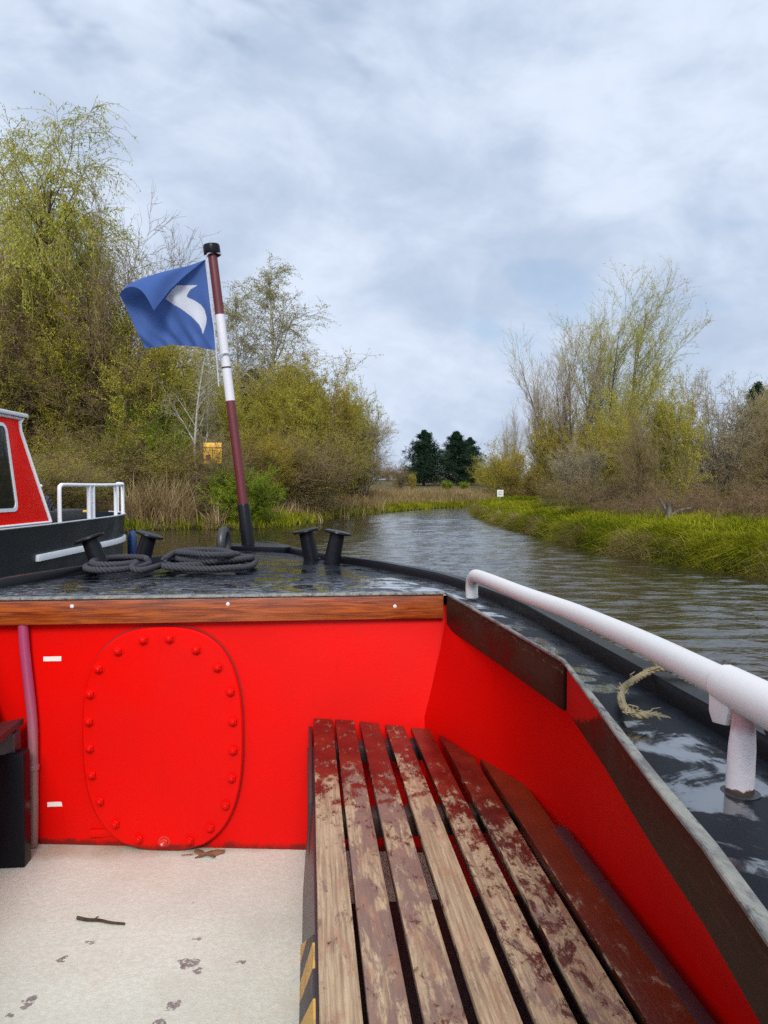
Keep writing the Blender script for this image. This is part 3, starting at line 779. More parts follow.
LT = 'trees and shrubs on the left bank'; RT = 'trees and shrubs on the right bank'; FT = 'trees beyond the bend'
T = lambda key, name, px, dep, py, label, cat='tree', group=LT, wide=1., rz=None: tree(key, name, px, dep, topz(py, dep), label, cat, group, wide, rz)
T('big_willow', 'willow_tree', 16, 30, 148, 'tallest willow with drooping yellow green sprays at the left edge', wide=1.0, rz=1.6)
T('big_willow', 'willow_tree', -70, 33, 200, 'second drooping willow partly cut by the left edge', wide=.95, rz=2.6)
T('bare_alder', 'alder_tree', 8, 27.5, 212, 'brown bare alder in front of the tallest willow', wide=1., rz=1.)
T('bare_alder', 'alder_tree', 75, 28.5, 222, 'brown twiggy alder filling the gap right of the tallest willow trunk', wide=.85, rz=2.2)
T('bare_alder', 'alder_tree', 118, 29.5, 222, 'brown alder whose rounded crown ends behind the flag fly', wide=.75, rz=4.)
T('bare_thorn', 'thorn_tree', 25, 26.6, 300, 'low dark thorn behind the red cabin roof', wide=1.2)
T('bare_thorn', 'thorn_tree', 85, 26.8, 315, 'dark thorn behind the white bow railing', wide=1.2)
T('olive_sallow', 'sallow_shrub', 55, 28.2, 270, 'olive leafed sallow inside the brown alders', 'shrub', wide=.8)
T('olive_sallow', 'sallow_shrub', 128, 28.2, 315, 'olive sallow just left of the bright green hawthorn', 'shrub', wide=1.0)
T('green_bush', 'hawthorn_bush', 152, 26.6, 396, 'bright fresh green hawthorn among brown twigs under the flag', 'bush', wide=.50)
T('olive_sallow', 'sallow_shrub', 182, 30.5, 350, 'olive sallow directly below the blue flag', 'shrub', wide=1.0)
T('white_birch', 'birch_tree', 194, 26.2, 318, 'white stemmed birch behind the lower edge of the flag')
T('bare_thorn', 'thorn_tree', 168, 26.2, 425, 'low dark thorn behind the dry reeds', wide=1.5)
T('bare_thorn', 'thorn_tree', 213, 25.6, 430, 'low dark thorn under the yellow board', wide=1.2)
T('olive_sallow', 'sallow_shrub', 228, 32, 362, 'olive sallow behind the white band of the flagpole', 'shrub', wide=1.0)
T('birch', 'birch_tree', 276, 41, 258, 'tallest slender birch right of the flagpole', wide=1.5)
T('birch', 'birch_tree', 243, 43, 286, 'second slender birch close behind the top of the flagpole', rz=2., wide=1.4)
T('pale_pine', 'pine_tree', 252, 45, 372, 'dull green pine left of the tallest birch trunk', wide=1.2)
T('pale_pine', 'pine_tree', 292, 46, 368, 'dull green pine right of the tallest birch trunk', wide=1.3, rz=1.)
T('olive_sallow', 'sallow_shrub', 268, 35, 362, 'olive sallow at the foot of the tallest birch', 'shrub', wide=1.05)
T('gold_sallow', 'sallow_shrub', 312, 38, 356, 'yellow gold sallow with upswept twigs right of the birches', 'shrub', wide=1.0)
T('olive_sallow', 'sallow_shrub', 336, 42, 384, 'yellow olive sallow between the gold sallow and the grey one', 'shrub', wide=.9)
T('grey_sallow', 'sallow_shrub', 362, 43, 412, 'grey catkin covered sallow last before the open sky', 'shrub', wide=.95)
T('grey_sallow', 'sallow_shrub', 325, 38.5, 452, 'low grey sallow above the brown bank slope', 'shrub', wide=.9, rz=2.)
T('gold_sallow', 'sallow_shrub', 262, 28.5, 425, 'straw coloured sallow leaning over the reeds right of the flagpole', 'shrub', wide=1.3)
T('green_bush', 'leafy_bush', 246, 24.9, 462, 'rounded bright green bush at the water behind the flagpole socket', 'bush', wide=1.0)
T('gold_sallow', 'sallow_shrub', 292, 31, 435, 'low tan sallow on the bank right of the green bush', 'shrub', wide=1.1)
# right bank
T('tall_willow', 'willow_tree', 608, 30, 276, 'tall many stemmed pale willow swept to the right by wind', group=RT, rz=.15, wide=.95)
T('bare_poplar', 'poplar_tree', 572, 31, 306, 'almost bare upright poplar left of the swept willow', group=RT, wide=1.1)
T('bare_poplar', 'poplar_tree', 548, 36, 345, 'smaller bare poplar at the left end of the right bank trees', group=RT, wide=1., rz=3.)
T('gold_sallow', 'sallow_shrub', 556, 31, 408, 'orange gold sallow at the foot of the bare poplars', 'shrub', RT, wide=.9)
T('gold_sallow', 'sallow_shrub', 600, 27, 412, 'gold sallow under the swept willow stems', 'shrub', RT, wide=.9, rz=1.)
T('grey_sallow', 'sallow_shrub', 578, 25, 440, 'pale stemmed bare shrub in front of the gold sallows', 'shrub', RT, wide=.8)
T('olive_sallow', 'hawthorn_tree', 655, 21, 374, 'leafing hawthorn with dark stems behind the grass notch', group=RT, wide=.72, rz=.5)
T('bare_thorn', 'thorn_tree', 648, 19.5, 402, 'dark bare thorn in front of the leafing hawthorn', group=RT, wide=.72)
T('grey_sallow', 'sallow_shrub', 715, 23, 374, 'grey leafed sallow left of the small conifer tip', 'shrub', RT, wide=.8, rz=3.)
T('bare_thorn', 'thorn_tree', 765, 21, 396, 'brown thorn at the right edge of the view', group=RT, wide=.9, rz=1.)
T('olive_sallow', 'sallow_shrub', 790, 24, 388, 'olive sallow mostly cut off by the right edge', 'shrub', RT, wide=.9)
for i, (px, dep, py, lab) in enumerate(((618, 20, 486, 'low red brown bramble under the gold sallows'), (672, 17.6, 482, 'red brown bramble mound right of the dead stump'), (720, 16.2, 474, 'red brown bramble mound beneath the grey sallow'), (775, 15.2, 466, 'red brown bramble mound cut by the right edge'))):
    T('bramble', 'bramble_bush', px, dep, py, lab, 'bush', 'brambles behind the right bank grass', wide=1.15)
T('dark_conifer', 'conifer_tree', 756, 48, 384, 'dark conifer tip poking out above the shrubs at the right edge', group=RT, wide=.8)
T('dark_conifer', 'conifer_tree', 782, 50, 372, 'dark conifer cut off by the right edge', group=RT, wide=.8)
# beyond the bend
T('dark_conifer', 'conifer_tree', 424, 84, 431, 'broad dark conifer left of its twin beyond the bend', group=FT, wide=1.25, rz=1.)
T('dark_conifer', 'conifer_tree', 456, 88, 432, 'dark conifer right of its twin beyond the bend', group=FT, wide=1.25, rz=3.)
T('dark_conifer', 'conifer_tree', 470, 92, 438, 'slim dark conifer close behind the twin conifers', group=FT, wide=1.1, rz=4.)
T('olive_sallow', 'sallow_shrub', 497, 60, 452, 'olive yellow shrub behind the small white sign', 'shrub', FT, wide=1.)
T('gold_sallow', 'sallow_shrub', 525, 52, 440, 'gold shrub right of the small white sign', 'shrub', FT, wide=1.1)
T('bare_poplar', 'poplar_tree', 512, 75, 405, 'faint bare poplar far behind the white sign', group=FT, wide=.9)
T('olive_sallow', 'sallow_shrub', 484, 82, 462, 'small olive shrub at the foot of the twin conifers', 'shrub', FT, wide=1.1)
T('green_bush', 'leafy_bush', 447, 72, 480, 'small round green bush on the far field', 'bush', FT, wide=1.)
T('green_bush', 'leafy_bush', 464, 74, 481, 'second round green bush nearer the white sign', 'bush', FT, wide=1.)
T('gold_sallow', 'sallow_shrub', 413, 66, 472, 'little upright yellow shrub left of the far field', 'shrub', FT, wide=.6)
T('bare_thorn', 'thorn_tree', 400, 62, 462, 'low brown thorn at the end of the left bank', group=FT, wide=1.)
# dense woodland far behind, one mass
def woodland():
    spots = []
    for k in range(34):
        px = -120 + k * 13 + random.uniform(-5, 5)
        if px > 330: continue
        dep = random.uniform(40, 48) if px < 220 else random.uniform(50, 60)
        spots.append((px, dep, topz(330 + random.uniform(-15, 25) if px < 150 else 395 + random.uniform(-10, 20), dep)))
    for k in range(30):
        px = 540 + k * 14; dep = random.uniform(38, 52); spots.append((px, dep, topz(430 + random.uniform(-15, 15), dep)))
    low = []
    for k in range(46):
        px = -60 + k * 8.2; dep = random.uniform(25.6, 27.5) + (max(0, px - 200) * .06); low.append((px, dep, topz(random.uniform(428, 462), dep)))
    for k in range(26):
        px = 560 + k * 10; dep = random.uniform(20, 27); low.append((px, dep, topz(random.uniform(466, 486), dep)))
    data = {}
    for key in ('bare_thorn', 'olive_sallow'):
        me = PROTO[key][1]
        V = np.zeros(len(me.vertices) * 3); me.vertices.foreach_get('co', V); V = V.reshape(-1, 3)
        q = np.zeros(len(me.loops), np.int32); me.loops.foreach_get('vertex_index', q); q = q.reshape(-1, 4)
        mi = np.zeros(len(me.polygons), np.int32); me.polygons.foreach_get('material_index', mi)
        keep = RNG.uniform(0, 1, len(q)) < .3
        q, mi = q[keep], mi[keep]
        used, inv = np.unique(q.ravel(), return_inverse=True)
        data[key] = (V[used], inv.reshape(-1, 4), mi, PROTO[key][2])
    def mass(name, spots, wide, label, cat, leaf='leaf_brown'):
        Vs, Qs, Ms, b = [], [], [], 0
        for i, (px, dep, top) in enumerate(spots):
            V, q, mi, h = data['bare_thorn' if i % 3 else 'olive_sallow']
            X = (px - 384) / 769 * dep; g = float(ground_z([[X, dep]])[0]); s = max(top - g, .8) / h; a = random.uniform(0, 6.28)
            c, n = math.cos(a) * s * wide, math.sin(a) * s * wide
            W = np.column_stack([V[:, 0] * c - V[:, 1] * n + X, V[:, 0] * n + V[:, 1] * c + dep, V[:, 2] * s + g])
            Vs.append(W); Qs.append(q + b); Ms.append(mi); b += len(W)
        o = link(name, np_mesh(name, np.concatenate(Vs), np.concatenate(Qs), qmat=np.concatenate(Ms)), [M['twig_brown'], M[leaf]])
        setp(o, label, cat, kind='stuff')
    mass('woodland', spots, 1.3, 'brown and olive wood behind the bank trees, seen as one mass', 'woodland')
    for k in range(34):
        dep = 14 + k * .33; x = -8.9 - random.uniform(0, 1.2); low.append((384 + 769 * x / dep, dep, random.uniform(1.5, 2.4)))
    far = []
    for k in range(90):
        px = 340 + k * 2.4; dep = random.uniform(96, 125); far.append((px, dep, topz(474 + random.uniform(-7, 6) - (8 if px < 400 else 0), dep)))
    mass('woodland', far, 1.8, 'low brown line of trees on the skyline beyond the bend', 'woodland')
    mass('undergrowth', low, 1.9, 'tangled brown undergrowth at the feet of the bank trees', 'undergrowth', 'leaf_olive')
woodland()

# dead stump on the right bank and the two signs
def bank_items():
    x, y = 5.75, 15.6; g = float(ground_z([[x, y]])[0])
    m = MB(); m.tube([(0, 0, -.1), (.02, .0, .15), (.05, 0, .42)], [.09, .075, .06], 9)
    m.tube([(.03, 0, .2), (-.10, .03, .40), (-.16, .05, .50)], [.04, .03, .02], 7)
    m.tube([(.0, 0, .1), (.22, -.05, .26), (.55, -.1, .33)], [.04, .03, .015], 7)
    o = m.build('tree_stump', M['bark_grey'], None, loc=(x, y, g)); setp(o, 'broken grey stump in the notch of the right bank grass', 'stump')
    # yellow board among the left trees
    dep = 25.2; X = (213 - 384) / 769 * dep; g = float(ground_z([[X, dep]])[0])
    e = empty('yellow_board', (X, dep, g), R(6), 'yellow square board on a post among the trees left of the flagpole', 'sign')
    b = MB(); b.box(-.29, .29, -.015, .015, 1.95 - g + .15, 2.63 - g + .15); b.build('panel', M['yellow'], e, bevel=.004)
    d = MB(); zc = 2.44 - g
    d.box(-.29, .29, -.019, -.0155, zc + .16, zc + .19); d.box(-.012, .012, -.019, -.0155, zc - .30, zc + .155); d.box(-.22, -.06, -.019, -.0155, zc - .26, zc - .06); d.box(.08, .20, -.019, -.0155, zc - .16, zc - .12)
    d.build('marking', M['pole_red'], e)
    p = MB(); p.box(-.04, .04, .018, .09, -.2, 2.6 - g + .1); p.build('post', M['grey_post'], e, bevel=.005)
    dep = 37.; X = (500.3 - 384) / 769 * dep; g = float(ground_z([[X, dep]])[0])
    e = empty('white_sign', (X, dep, g), 0, 'small white square sign on a post at the tip of the right bank', 'sign')
    b = MB(); b.box(-.15, .15, -.01, .01, .88 - g, 1.21 - g); b.build('panel', M['sign_white'], e, bevel=.003)
    d = MB(); d.box(-.08, .10, -.0135, -.0105, 1.10 - g, 1.13 - g); d.box(-.085, -.06, -.0135, -.0105, .98 - g, 1.099 - g); d.box(-.0595, .05, -.0135, -.0105, .98 - g, 1.01 - g); d.build('marking', M['grey_post'], e)
    p = MB(); p.box(-.025, .025, .0125, .06, -.2, .95 - g); p.build('post', M['grey_post'], e, bevel=.004)
bank_items()

# ------------------------------------------------------------------ our boat
UC = -.31
HALF = [(-3.2, .95), (1.2, .95), (2.2, .955), (2.5, .935), (2.81, .887), (3.05, .850), (3.39, .715), (3.56, .655), (3.84, .50), (4.02, .395), (4.3, .27), (4.55, .185), (4.78, .12), (4.92, .06), (4.97, .0)]
half = lambda v: lerp_tab(HALF, v)
vs_out = list(np.concatenate([np.linspace(-3.2, 2.2, 12), np.linspace(2.3, 4.97, 46)]))
def smooth_half():
    a = np.array([half(v) for v in vs_out])
    for _ in range(6): a[13:-2] = .25 * a[12:-3] + .5 * a[13:-2] + .25 * a[14:-1]
    return dict(zip(vs_out, a))
SH = smooth_half()
INNER = [(-3.2, .33), (.3, .345), (.568, .362), (.732, .394), (.895, .417), (.971, .429), (1.186, .465), (1.556, .526), (1.987, .502), (2.60, .463)]
TOPP = [(-3.2, .37), (.5, .40), (.75, .425), (.95, .462), (1.1, .497), (1.3, .545), (1.556, .562), (1.987, .537), (2.64, .478)]
BENP = [(-3.2, .62), (.5, .62), (1.1, .615), (1.68, .60), (1.98, .56), (2.2, .475), (2.49, .401), (2.56, .385)]
mir = lambda u: 2 * UC - u

boat = boat_thing('passenger_boat', (0, 0, 0), 'black decked boat with red well, wooden beam and white handrail, carrying the viewer', 'boat')
B0 = boat
def bulk_v(u, w):
    vb = 2.547 - .145 * u; vt = 2.64
    vb = max(vb, 2.47)
    return vb + (vt - vb) * (w / .80)

def build_boat():
    # hull shell
    m = MB(); ring = []
    for s in (1, -1):
        col = []
        for v in vs_out:
            h = SH[v]; col.append([(UC + s * (h - .0), v, .80), (UC + s * h * .985, v - .02 * (v > 3), .45), (UC + s * h * .93, v - .10 * (v > 3), -.02), (UC + s * h * .85, v - .2 * (v > 3), -.45)])
        ring.append(col)
        n = len(col)
        vsx = [p for c in col for p in c]
        fs = [(i * 4 + k, (i + 1) * 4 + k, (i + 1) * 4 + k + 1, i * 4 + k + 1) for i in range(n - 1) for k in range(3)]
        m.add(vsx, fs)
    m.box(UC - .8, UC + .8, -3.2, 2.2, -.46, -.44)
    m.build('hull', M['black_hull'], B0)
    # foredeck + side decks as one sheet
    m = MB()
    vf = [v for v in vs_out if v > 2.62]
    vf = [2.62] + vf
    hh = lambda v: SH[v] if v in SH else half(v)
    cols = 14; vsx = []
    for v in vf:
        for k in range(cols + 1):
            q = -1 + 2 * k / cols; vsx.append((UC + q * (hh(v) - .012), v, .835 + .012 * (1 - q * q)))
    fs = [(i * (cols + 1) + k, i * (cols + 1) + k + 1, (i + 1) * (cols + 1) + k + 1, (i + 1) * (cols + 1) + k) for i in range(len(vf) - 1) for k in range(cols)]
    m.add(vsx, fs)
    vi = sorted(set([a for a, b in INNER if a < 2.6] + [2.62] + list(np.linspace(-3.2, 2.5, 40))))
    for s in (1, -1):
        vsx = []
        for v in vi:
            ui = lerp_tab(INNER, v); uo = UC + half(v) - .012
            for k in range(5):
                u = ui + (uo - ui) * k / 4
                vsx.append((u if s > 0 else mir(u), v, .847 - .012 * k / 4))
        m.add(vsx, [(i * 5 + k, i * 5 + k + 1, (i + 1) * 5 + k + 1, (i + 1) * 5 + k) for i in range(len(vi) - 1) for k in range(4)])
    m.build('deck', M['deck'], B0)
    # raised rub rail round the edge
    m = MB(); path = []
    for v in vs_out: path.append((UC + SH[v], v))
    L = path + [(mir(u), v) for u, v in path[::-1][1:]]
    n = len(L); vsx = []
    for i, (u, v) in enumerate(L):
        a, b = L[max(i - 1, 0)], L[min(i + 1, n - 1)]
        d = Vector((b[0] - a[0], b[1] - a[1], 0)).normalized(); nn = Vector((d.y, -d.x, 0))
        c = Vector((u, v, 0))
        for (o, w) in ((.022, .775), (.030, .80), (.030, .858), (.022, .868), (-.012, .868), (-.020, .858), (-.020, .80)):
            vsx.append(c + nn * o + Vector((0, 0, w)))
    m.add(vsx, [(i * 7 + k, i * 7 + k + 1, (i + 1) * 7 + k + 1, (i + 1) * 7 + k) for i in range(n - 1) for k in range(6)])
    m.build('rub_rail', M['black'], B0, smooth=50)
    # floor
    m = MB(); m.box(UC - .93, UC + .93, -3.2, 2.72, -.03, 0); m.build('floor', M['floor'], B0)
    # bulkhead (thin, slightly twisted)
    us = np.linspace(mir(.50), .50, 25); ws = np.linspace(0, .80, 13)
    vsx = []; nu = len(us)
    for dv in (0, .03):
        for w in ws:
            for u in us: vsx.append((u, bulk_v(u, w) + dv, w))
    k0 = len(us) * len(ws); fs = []
    for b in (0, k0):
        for j in range(len(ws) - 1):
            for i in range(nu - 1): fs.append((b + j * nu + i, b + j * nu + i + 1, b + (j + 1) * nu + i + 1, b + (j + 1) * nu + i))
    m = MB(); m.add(vsx, fs); m.build('bulkhead', M['red'], B0)
    # side panels
    for s in (1, -1):
        m = MB(); vv = np.linspace(-3.2, 2.6, 60); vsx = []
        for v in vv:
            t = lerp_tab(TOPP, v); b = lerp_tab(BENP, v)
            for (f, w) in ((0, .815), (.12, .77), (.35, .65), (.68, .53), (1, .43), (1.06, .2), (1.06, .0)):
                u = t + (b - t) * f
                u = min(u, UC + half(v) - .03)
                vsx.append((u if s > 0 else mir(u), v, w))
        m.add(vsx, [(i * 7 + k, i * 7 + k + 1, (i + 1) * 7 + k + 1, (i + 1) * 7 + k) for i in range(len(vv) - 1) for k in range(6)])
        m.build('side_panel', M['red'], B0)
        # coaming boards
        def strip(name, tab_v, off0, off1, z0, z1, mat, taper=False, bev=.004):
            q = MB(); vsx = []
            for i, v in enumerate(tab_v):
                ui = lerp_tab(INNER, v)
                zz = z0(v) if callable(z0) else z0
                for (o, w) in ((off0, zz), (off0, z1), (off1, z1), (off1, zz)):
                    u = ui + o; vsx.append((u if s > 0 else mir(u), v, w))
            n = len(tab_v)
            fs = [(i * 4 + k, i * 4 + (k + 1) % 4, (i + 1) * 4 + (k + 1) % 4, (i + 1) * 4 + k) for i in range(n - 1) for k in range(4)]
            fs += [(0, 3, 2, 1), ((n - 1) * 4, (n - 1) * 4 + 1, (n - 1) * 4 + 2, (n - 1) * 4 + 3)]
            q.add(vsx, fs); return q.build(name, mat, B0, bevel=bev, segs=2)
        strip('coaming_board', [1.556, 1.77, 1.987, 2.2, 2.4, 2.585], .003, .034, lambda v: .742 - .012 * (v - 1.556), .8425, M['board'])
        strip('coaming_board', [-3.2, 0, .568, .732, .895, .971, 1.186, 1.30, 1.42, 1.535], .007, .028, lambda v: .76 - .012 * max(0, (v - 1.17) / .365), .8425, M['board'], bev=.003)
        # worn edge lip
        q = MB(); tv = [-3.2, 0, .3, .568, .732, .895, .971, 1.186, 1.37, 1.556, 1.77, 1.987, 2.2, 2.4, 2.60]; vsx = []
        for v in tv:
            ui = lerp_tab(INNER, v); wd = np.interp(v, [.5, 1.2, 1.6, 2.6], [.019, .013, .008, .008])
            for (o, w) in ((0, .8435), (-.001, .852), (wd, .8515), (wd, .8435)):
                u = ui + o; vsx.append((u if s > 0 else mir(u), v, w))
        n = len(tv)
        fs = [(i * 4 + k, i * 4 + (k + 1) % 4, (i + 1) * 4 + (k + 1) % 4, (i + 1) * 4 + k) for i in range(n - 1) for k in range(4)]
        fs += [(0, 3, 2, 1), ((n - 1) * 4, (n - 1) * 4 + 1, (n - 1) * 4 + 2, (n - 1) * 4 + 3)]
        q.add(vsx, fs); q.build('edge_lip', M['lip'], B0, bevel=.002, segs=1)
    # lip over the beam, and the beam
    q = MB(); q.box(mir(.462), .462, 2.592, 2.632, .8445, .8525); q.build('edge_lip', M['lip'], B0, bevel=.002, segs=1)
    q = MB(); q.box(mir(.460), .460, 2.600, 2.638, .762, .843); bm_ = q.build('deck_beam', M['beam'], B0, bevel=.005, segs=2)
    for (u, w) in ((-.775, .822), (-.271, .822), (.291, .806), (-1.04, .81)):
        q = MB(); q.lathe([(.0065, 0), (.0065, .002), (.004, .0035)], (u, 2.6, w), (0, -1, 0), 12); q.build('screw', M['silver'], bm_)
    # hatch cover with bolts
    cu, cw, hw, hh_ = -.488, .372, .266, .374
    def outline(r0, n=72):
        out = []
        for k in range(n):
            t = 2 * math.pi * k / n; c, s_ = math.cos(t), math.sin(t)
            e = 2 / 2.65
            out.append((cu + (hw - r0) * math.copysign(abs(c) ** e, c), cw + (hh_ - r0) * math.copysign(abs(s_) ** e, s_)))
        return out
    m = MB(); rows = []; n = 72
    for (r0, dv) in ((0, .0), (0, -.026), (.005, -.031), (.05, -.031), (.12, -.031), (.2, -.031), (.25, -.031)):
        rows.append([(u, bulk_v(u, max(w, 0)) + dv, w) for (u, w) in outline(r0)])
    vsx = [p for r in rows for p in r]
    fs = [(i * n + k, i * n + (k + 1) % n, (i + 1) * n + (k + 1) % n, (i + 1) * n + k) for i in range(len(rows) - 1) for k in range(n)]
    fs.append(tuple((len(rows) - 1) * n + k for k in range(n)))
    m.add(vsx, fs); hatch = m.build('hatch_cover', M['red'], B0, smooth=22)
    g_ = MB(); o1 = outline(-.004); o2 = outline(.02)  # dark ring painting in the shadow gap round the cover
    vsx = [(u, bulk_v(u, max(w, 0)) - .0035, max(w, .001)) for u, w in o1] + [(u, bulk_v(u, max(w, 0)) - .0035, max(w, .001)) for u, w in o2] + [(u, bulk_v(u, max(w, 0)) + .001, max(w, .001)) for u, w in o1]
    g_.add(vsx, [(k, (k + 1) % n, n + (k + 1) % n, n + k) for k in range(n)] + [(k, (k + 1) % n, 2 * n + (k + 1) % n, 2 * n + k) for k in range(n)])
    g_.build('shadow_ring', M['shadow_ring'], hatch)
    pts = [(-.688, .61), (-.716, .527), (-.721, .436), (-.720, .347), (-.714, .257), (-.689, .17), (-.641, .094), (-.627, .668), (-.547, .703), (-.465, .706), (-.38, .668), (-.312, .609), (-.271, .529), (-.263, .431), (-.262, .337), (-.267, .247), (-.286, .159), (-.335, .085), (-.565, .045), (-.484, .036), (-.401, .043)]
    for i, (u, w) in enumerate(pts):
        u = cu + (u - cu) * 1.035; w = cw + (w - cw) * 1.01
        q = MB(); v = bulk_v(u, w) - .031
        prof = [(.0165, -.002), (.0165, .003), (.0125, .004)] if i % 1 == 0 else []
        q.lathe([(.0195, -.003), (.0195, .003)], (u, v, w), (0, -1, 0), 18)
        q.lathe([(.0145, .003), (.0145, .012), (.0115, .0145)], (u, v, w), (0, -1, 0), 6)
        q.lathe([(.0075, .0145), (.0075, .020), (.005, .0215)], (u, v, w), (0, -1, 0), 10)
        q.build('bolt', M['worn_bolt'] if i == 19 else M['red'], hatch, smooth=35)
    # tape marks and the little red plate by the hatch foot
    for (u, w) in ((-.854, .640), (-.854, .141)):
        q = MB(); v = bulk_v(u, w); q.box(u - .029, u + .029, v - .0022, v - .0002, w - .008, w + .008); q.build('tape_mark', M['tape'], B0, bevel=.0006, segs=1)
    u, w = -.70, .045; v = bulk_v(u, w); q = MB(); q.box(u - .04, u + .04, v - .008, v + .002, w - .013, w + .013); q.build('small_plate', M['red'], B0, bevel=.002)
    # corner weld bead
    q = MB(); q.tube([(lerp_tab(TOPP, 2.60) - .002 + (.392 - .468) * t, bulk_v(.44, .8 - .37 * t) - .004, .77 - .37 * t + .004 * math.sin(t * 70)) for t in np.linspace(0, 1, 30)], .0035, 6); q.build('weld_seam', M['red'], B0)

    # bollards
    for (u, v, du) in ((.014, 3.93, -.03), (.109, 3.77, .03), (-.92, 3.53, -.055), (-.80, 3.74, .045)):
        base = Vector((u, v, .838)); top = base + Vector((du, .0, .150)); ax = (top - base).normalized()
        q = MB(); q.lathe([(.047, 0), (.047, .006), (.040, .008), (.036, .148)], base, ax, 22)
        q.lathe([(.020, .146), (.064, .150), (.068, .155), (.066, .162), (.05, .166), (.0, .167)], base, (0, 0, 1) if False else ax, 26)
        q.build('bollard', M['black'], B0, smooth=35)
    # bow fairlead hoop and pole base plate
    q = MB(); pth = [(0.045 * math.cos(a) * .25 - .485, 4.455 + .052 * math.cos(a), .845 + .045 + .075 * math.sin(a)) for a in np.linspace(R(-35), R(215), 20)]
    q.tube(pth, .026, 12); q.build('fairlead', M['dark_steel'], B0, smooth=60)
    q = MB(); q.prism([(-.47, 4.56), (-.14, 4.42), (-.10, 4.50), (-.20, 4.70), (-.32, 4.86), (-.46, 4.74)], .840, .872); q.build('base_plate', M['black'], B0, bevel=.006)
    # handrail
    rp = catmull([(.535, 2.491, .848), (.534, 2.488, .892), (.533, 2.45, .922), (.537, 2.36, .930), (.556, 1.95, .933), (.573, 1.65, .938), (.566, 1.38, .945), (.552, 1.18, .952), (.534, 1.0, .958), (.521, .87, .962), (.505, .6, .965), (.50, .2, .965), (.50, -2.5, .965)], 7)
    q = MB(); q.tube(rp, .0205, 18); rail = q.build('handrail', M['rail'], B0, smooth=60)
    ur = .562
    q = MB(); q.tube([(.5275, .925, .9604), (.5274, .923, .9605), (.514, .75, .9635), (.5138, .748, .9635)], [.0215, .0255, .0255, .0215], 18); q.build('sleeve', M['rail'], rail, smooth=50)
    q = MB()
    q.prism([(0, 0), (.062, 0), (.062, .035), (.052, .075), (.012, .085), (0, .06)], 0, .010)
    qv = [(.533 + .0 * z, .955 - x * 1.0, .955 - y * 1.05 + .0) if False else (.5060 + z, .928 - x * .75, .956 - y * .5) for (x, y, z) in q.v]
    q.v = qv; q.build('gusset', M['rail'], rail, bevel=.003)
    q = MB(); q.lathe([(.0155, 0), (.0168, .003), (.0165, .012), (.0158, .06), (.0138, .085), (.0130, .106)], (0, 0, 0), (.03, -0.03, 1), 18)
    q.build('post', M['rail_post'], rail, smooth=45, loc=(.518, .875, .838))
    q = MB(); q.lathe([(.023, 0), (.024, .003), (.018, .005)], (.518, .875, .8385), (0, 0, 1), 18); q.build('post_collar', M['dark_steel'], rail)
    q = MB(); q.lathe([(.011, 0), (.011, .014)], (.535, .84, .936), (.3, -.2, -1), 6); q.build('nut', M['dark_steel'], rail)
    # left handrail, the same on the other side (out of frame)
    rp2 = [(mir(p.x), p.y, p.z) for p in rp]
    q = MB(); q.tube(rp2, .0225, 14); q.build('handrail', M['rail'], B0, smooth=60)
build_boat()

# ------------------------------------------------------------------ ropes
def rope_mesh(path, r, pitch, strands=3, sides=6, seg=None):
    """laid rope: strands twisted about the path"""
    P = [Vector(p) for p in path]
    L = sum((P[i + 1] - P[i]).length for i in range(len(P) - 1))
    n = int(L / (pitch / 7)); res = []; acc = 0; i = 0
    dl = L / n; cur = 0.
    seglen = [(P[k + 1] - P[k]).length for k in range(len(P) - 1)]
    for k in range(n + 1):
        target = k * dl
        while i < len(seglen) - 1 and cur + seglen[i] < target: cur += seglen[i]; i += 1
        t = (target - cur) / max(seglen[i], 1e-6); res.append(P[i].lerp(P[i + 1], min(t, 1)))
    m = MB(); frames = []; prev = None
    for k, p in enumerate(res):
        d = (res[min(k + 1, n)] - res[max(k - 1, 0)]).normalized()
        a = d.cross(Vector((0, 0, 1))) if prev is None else prev - d * prev.dot(d)
        if a.length < 1e-3: a = Vector((1, 0, 0))
        a.normalize(); prev = a; frames.append((p, a, d.cross(a)))
    for s in range(strands):
        pts = []
        for k, (p, a, b) in enumerate(frames):
            t = 2 * math.pi * (k * dl / pitch + s / strands)
            pts.append(p + (a * math.cos(t) + b * math.sin(t)) * r * .5)
        m.tube(pts, r * .56, sides)
    return m

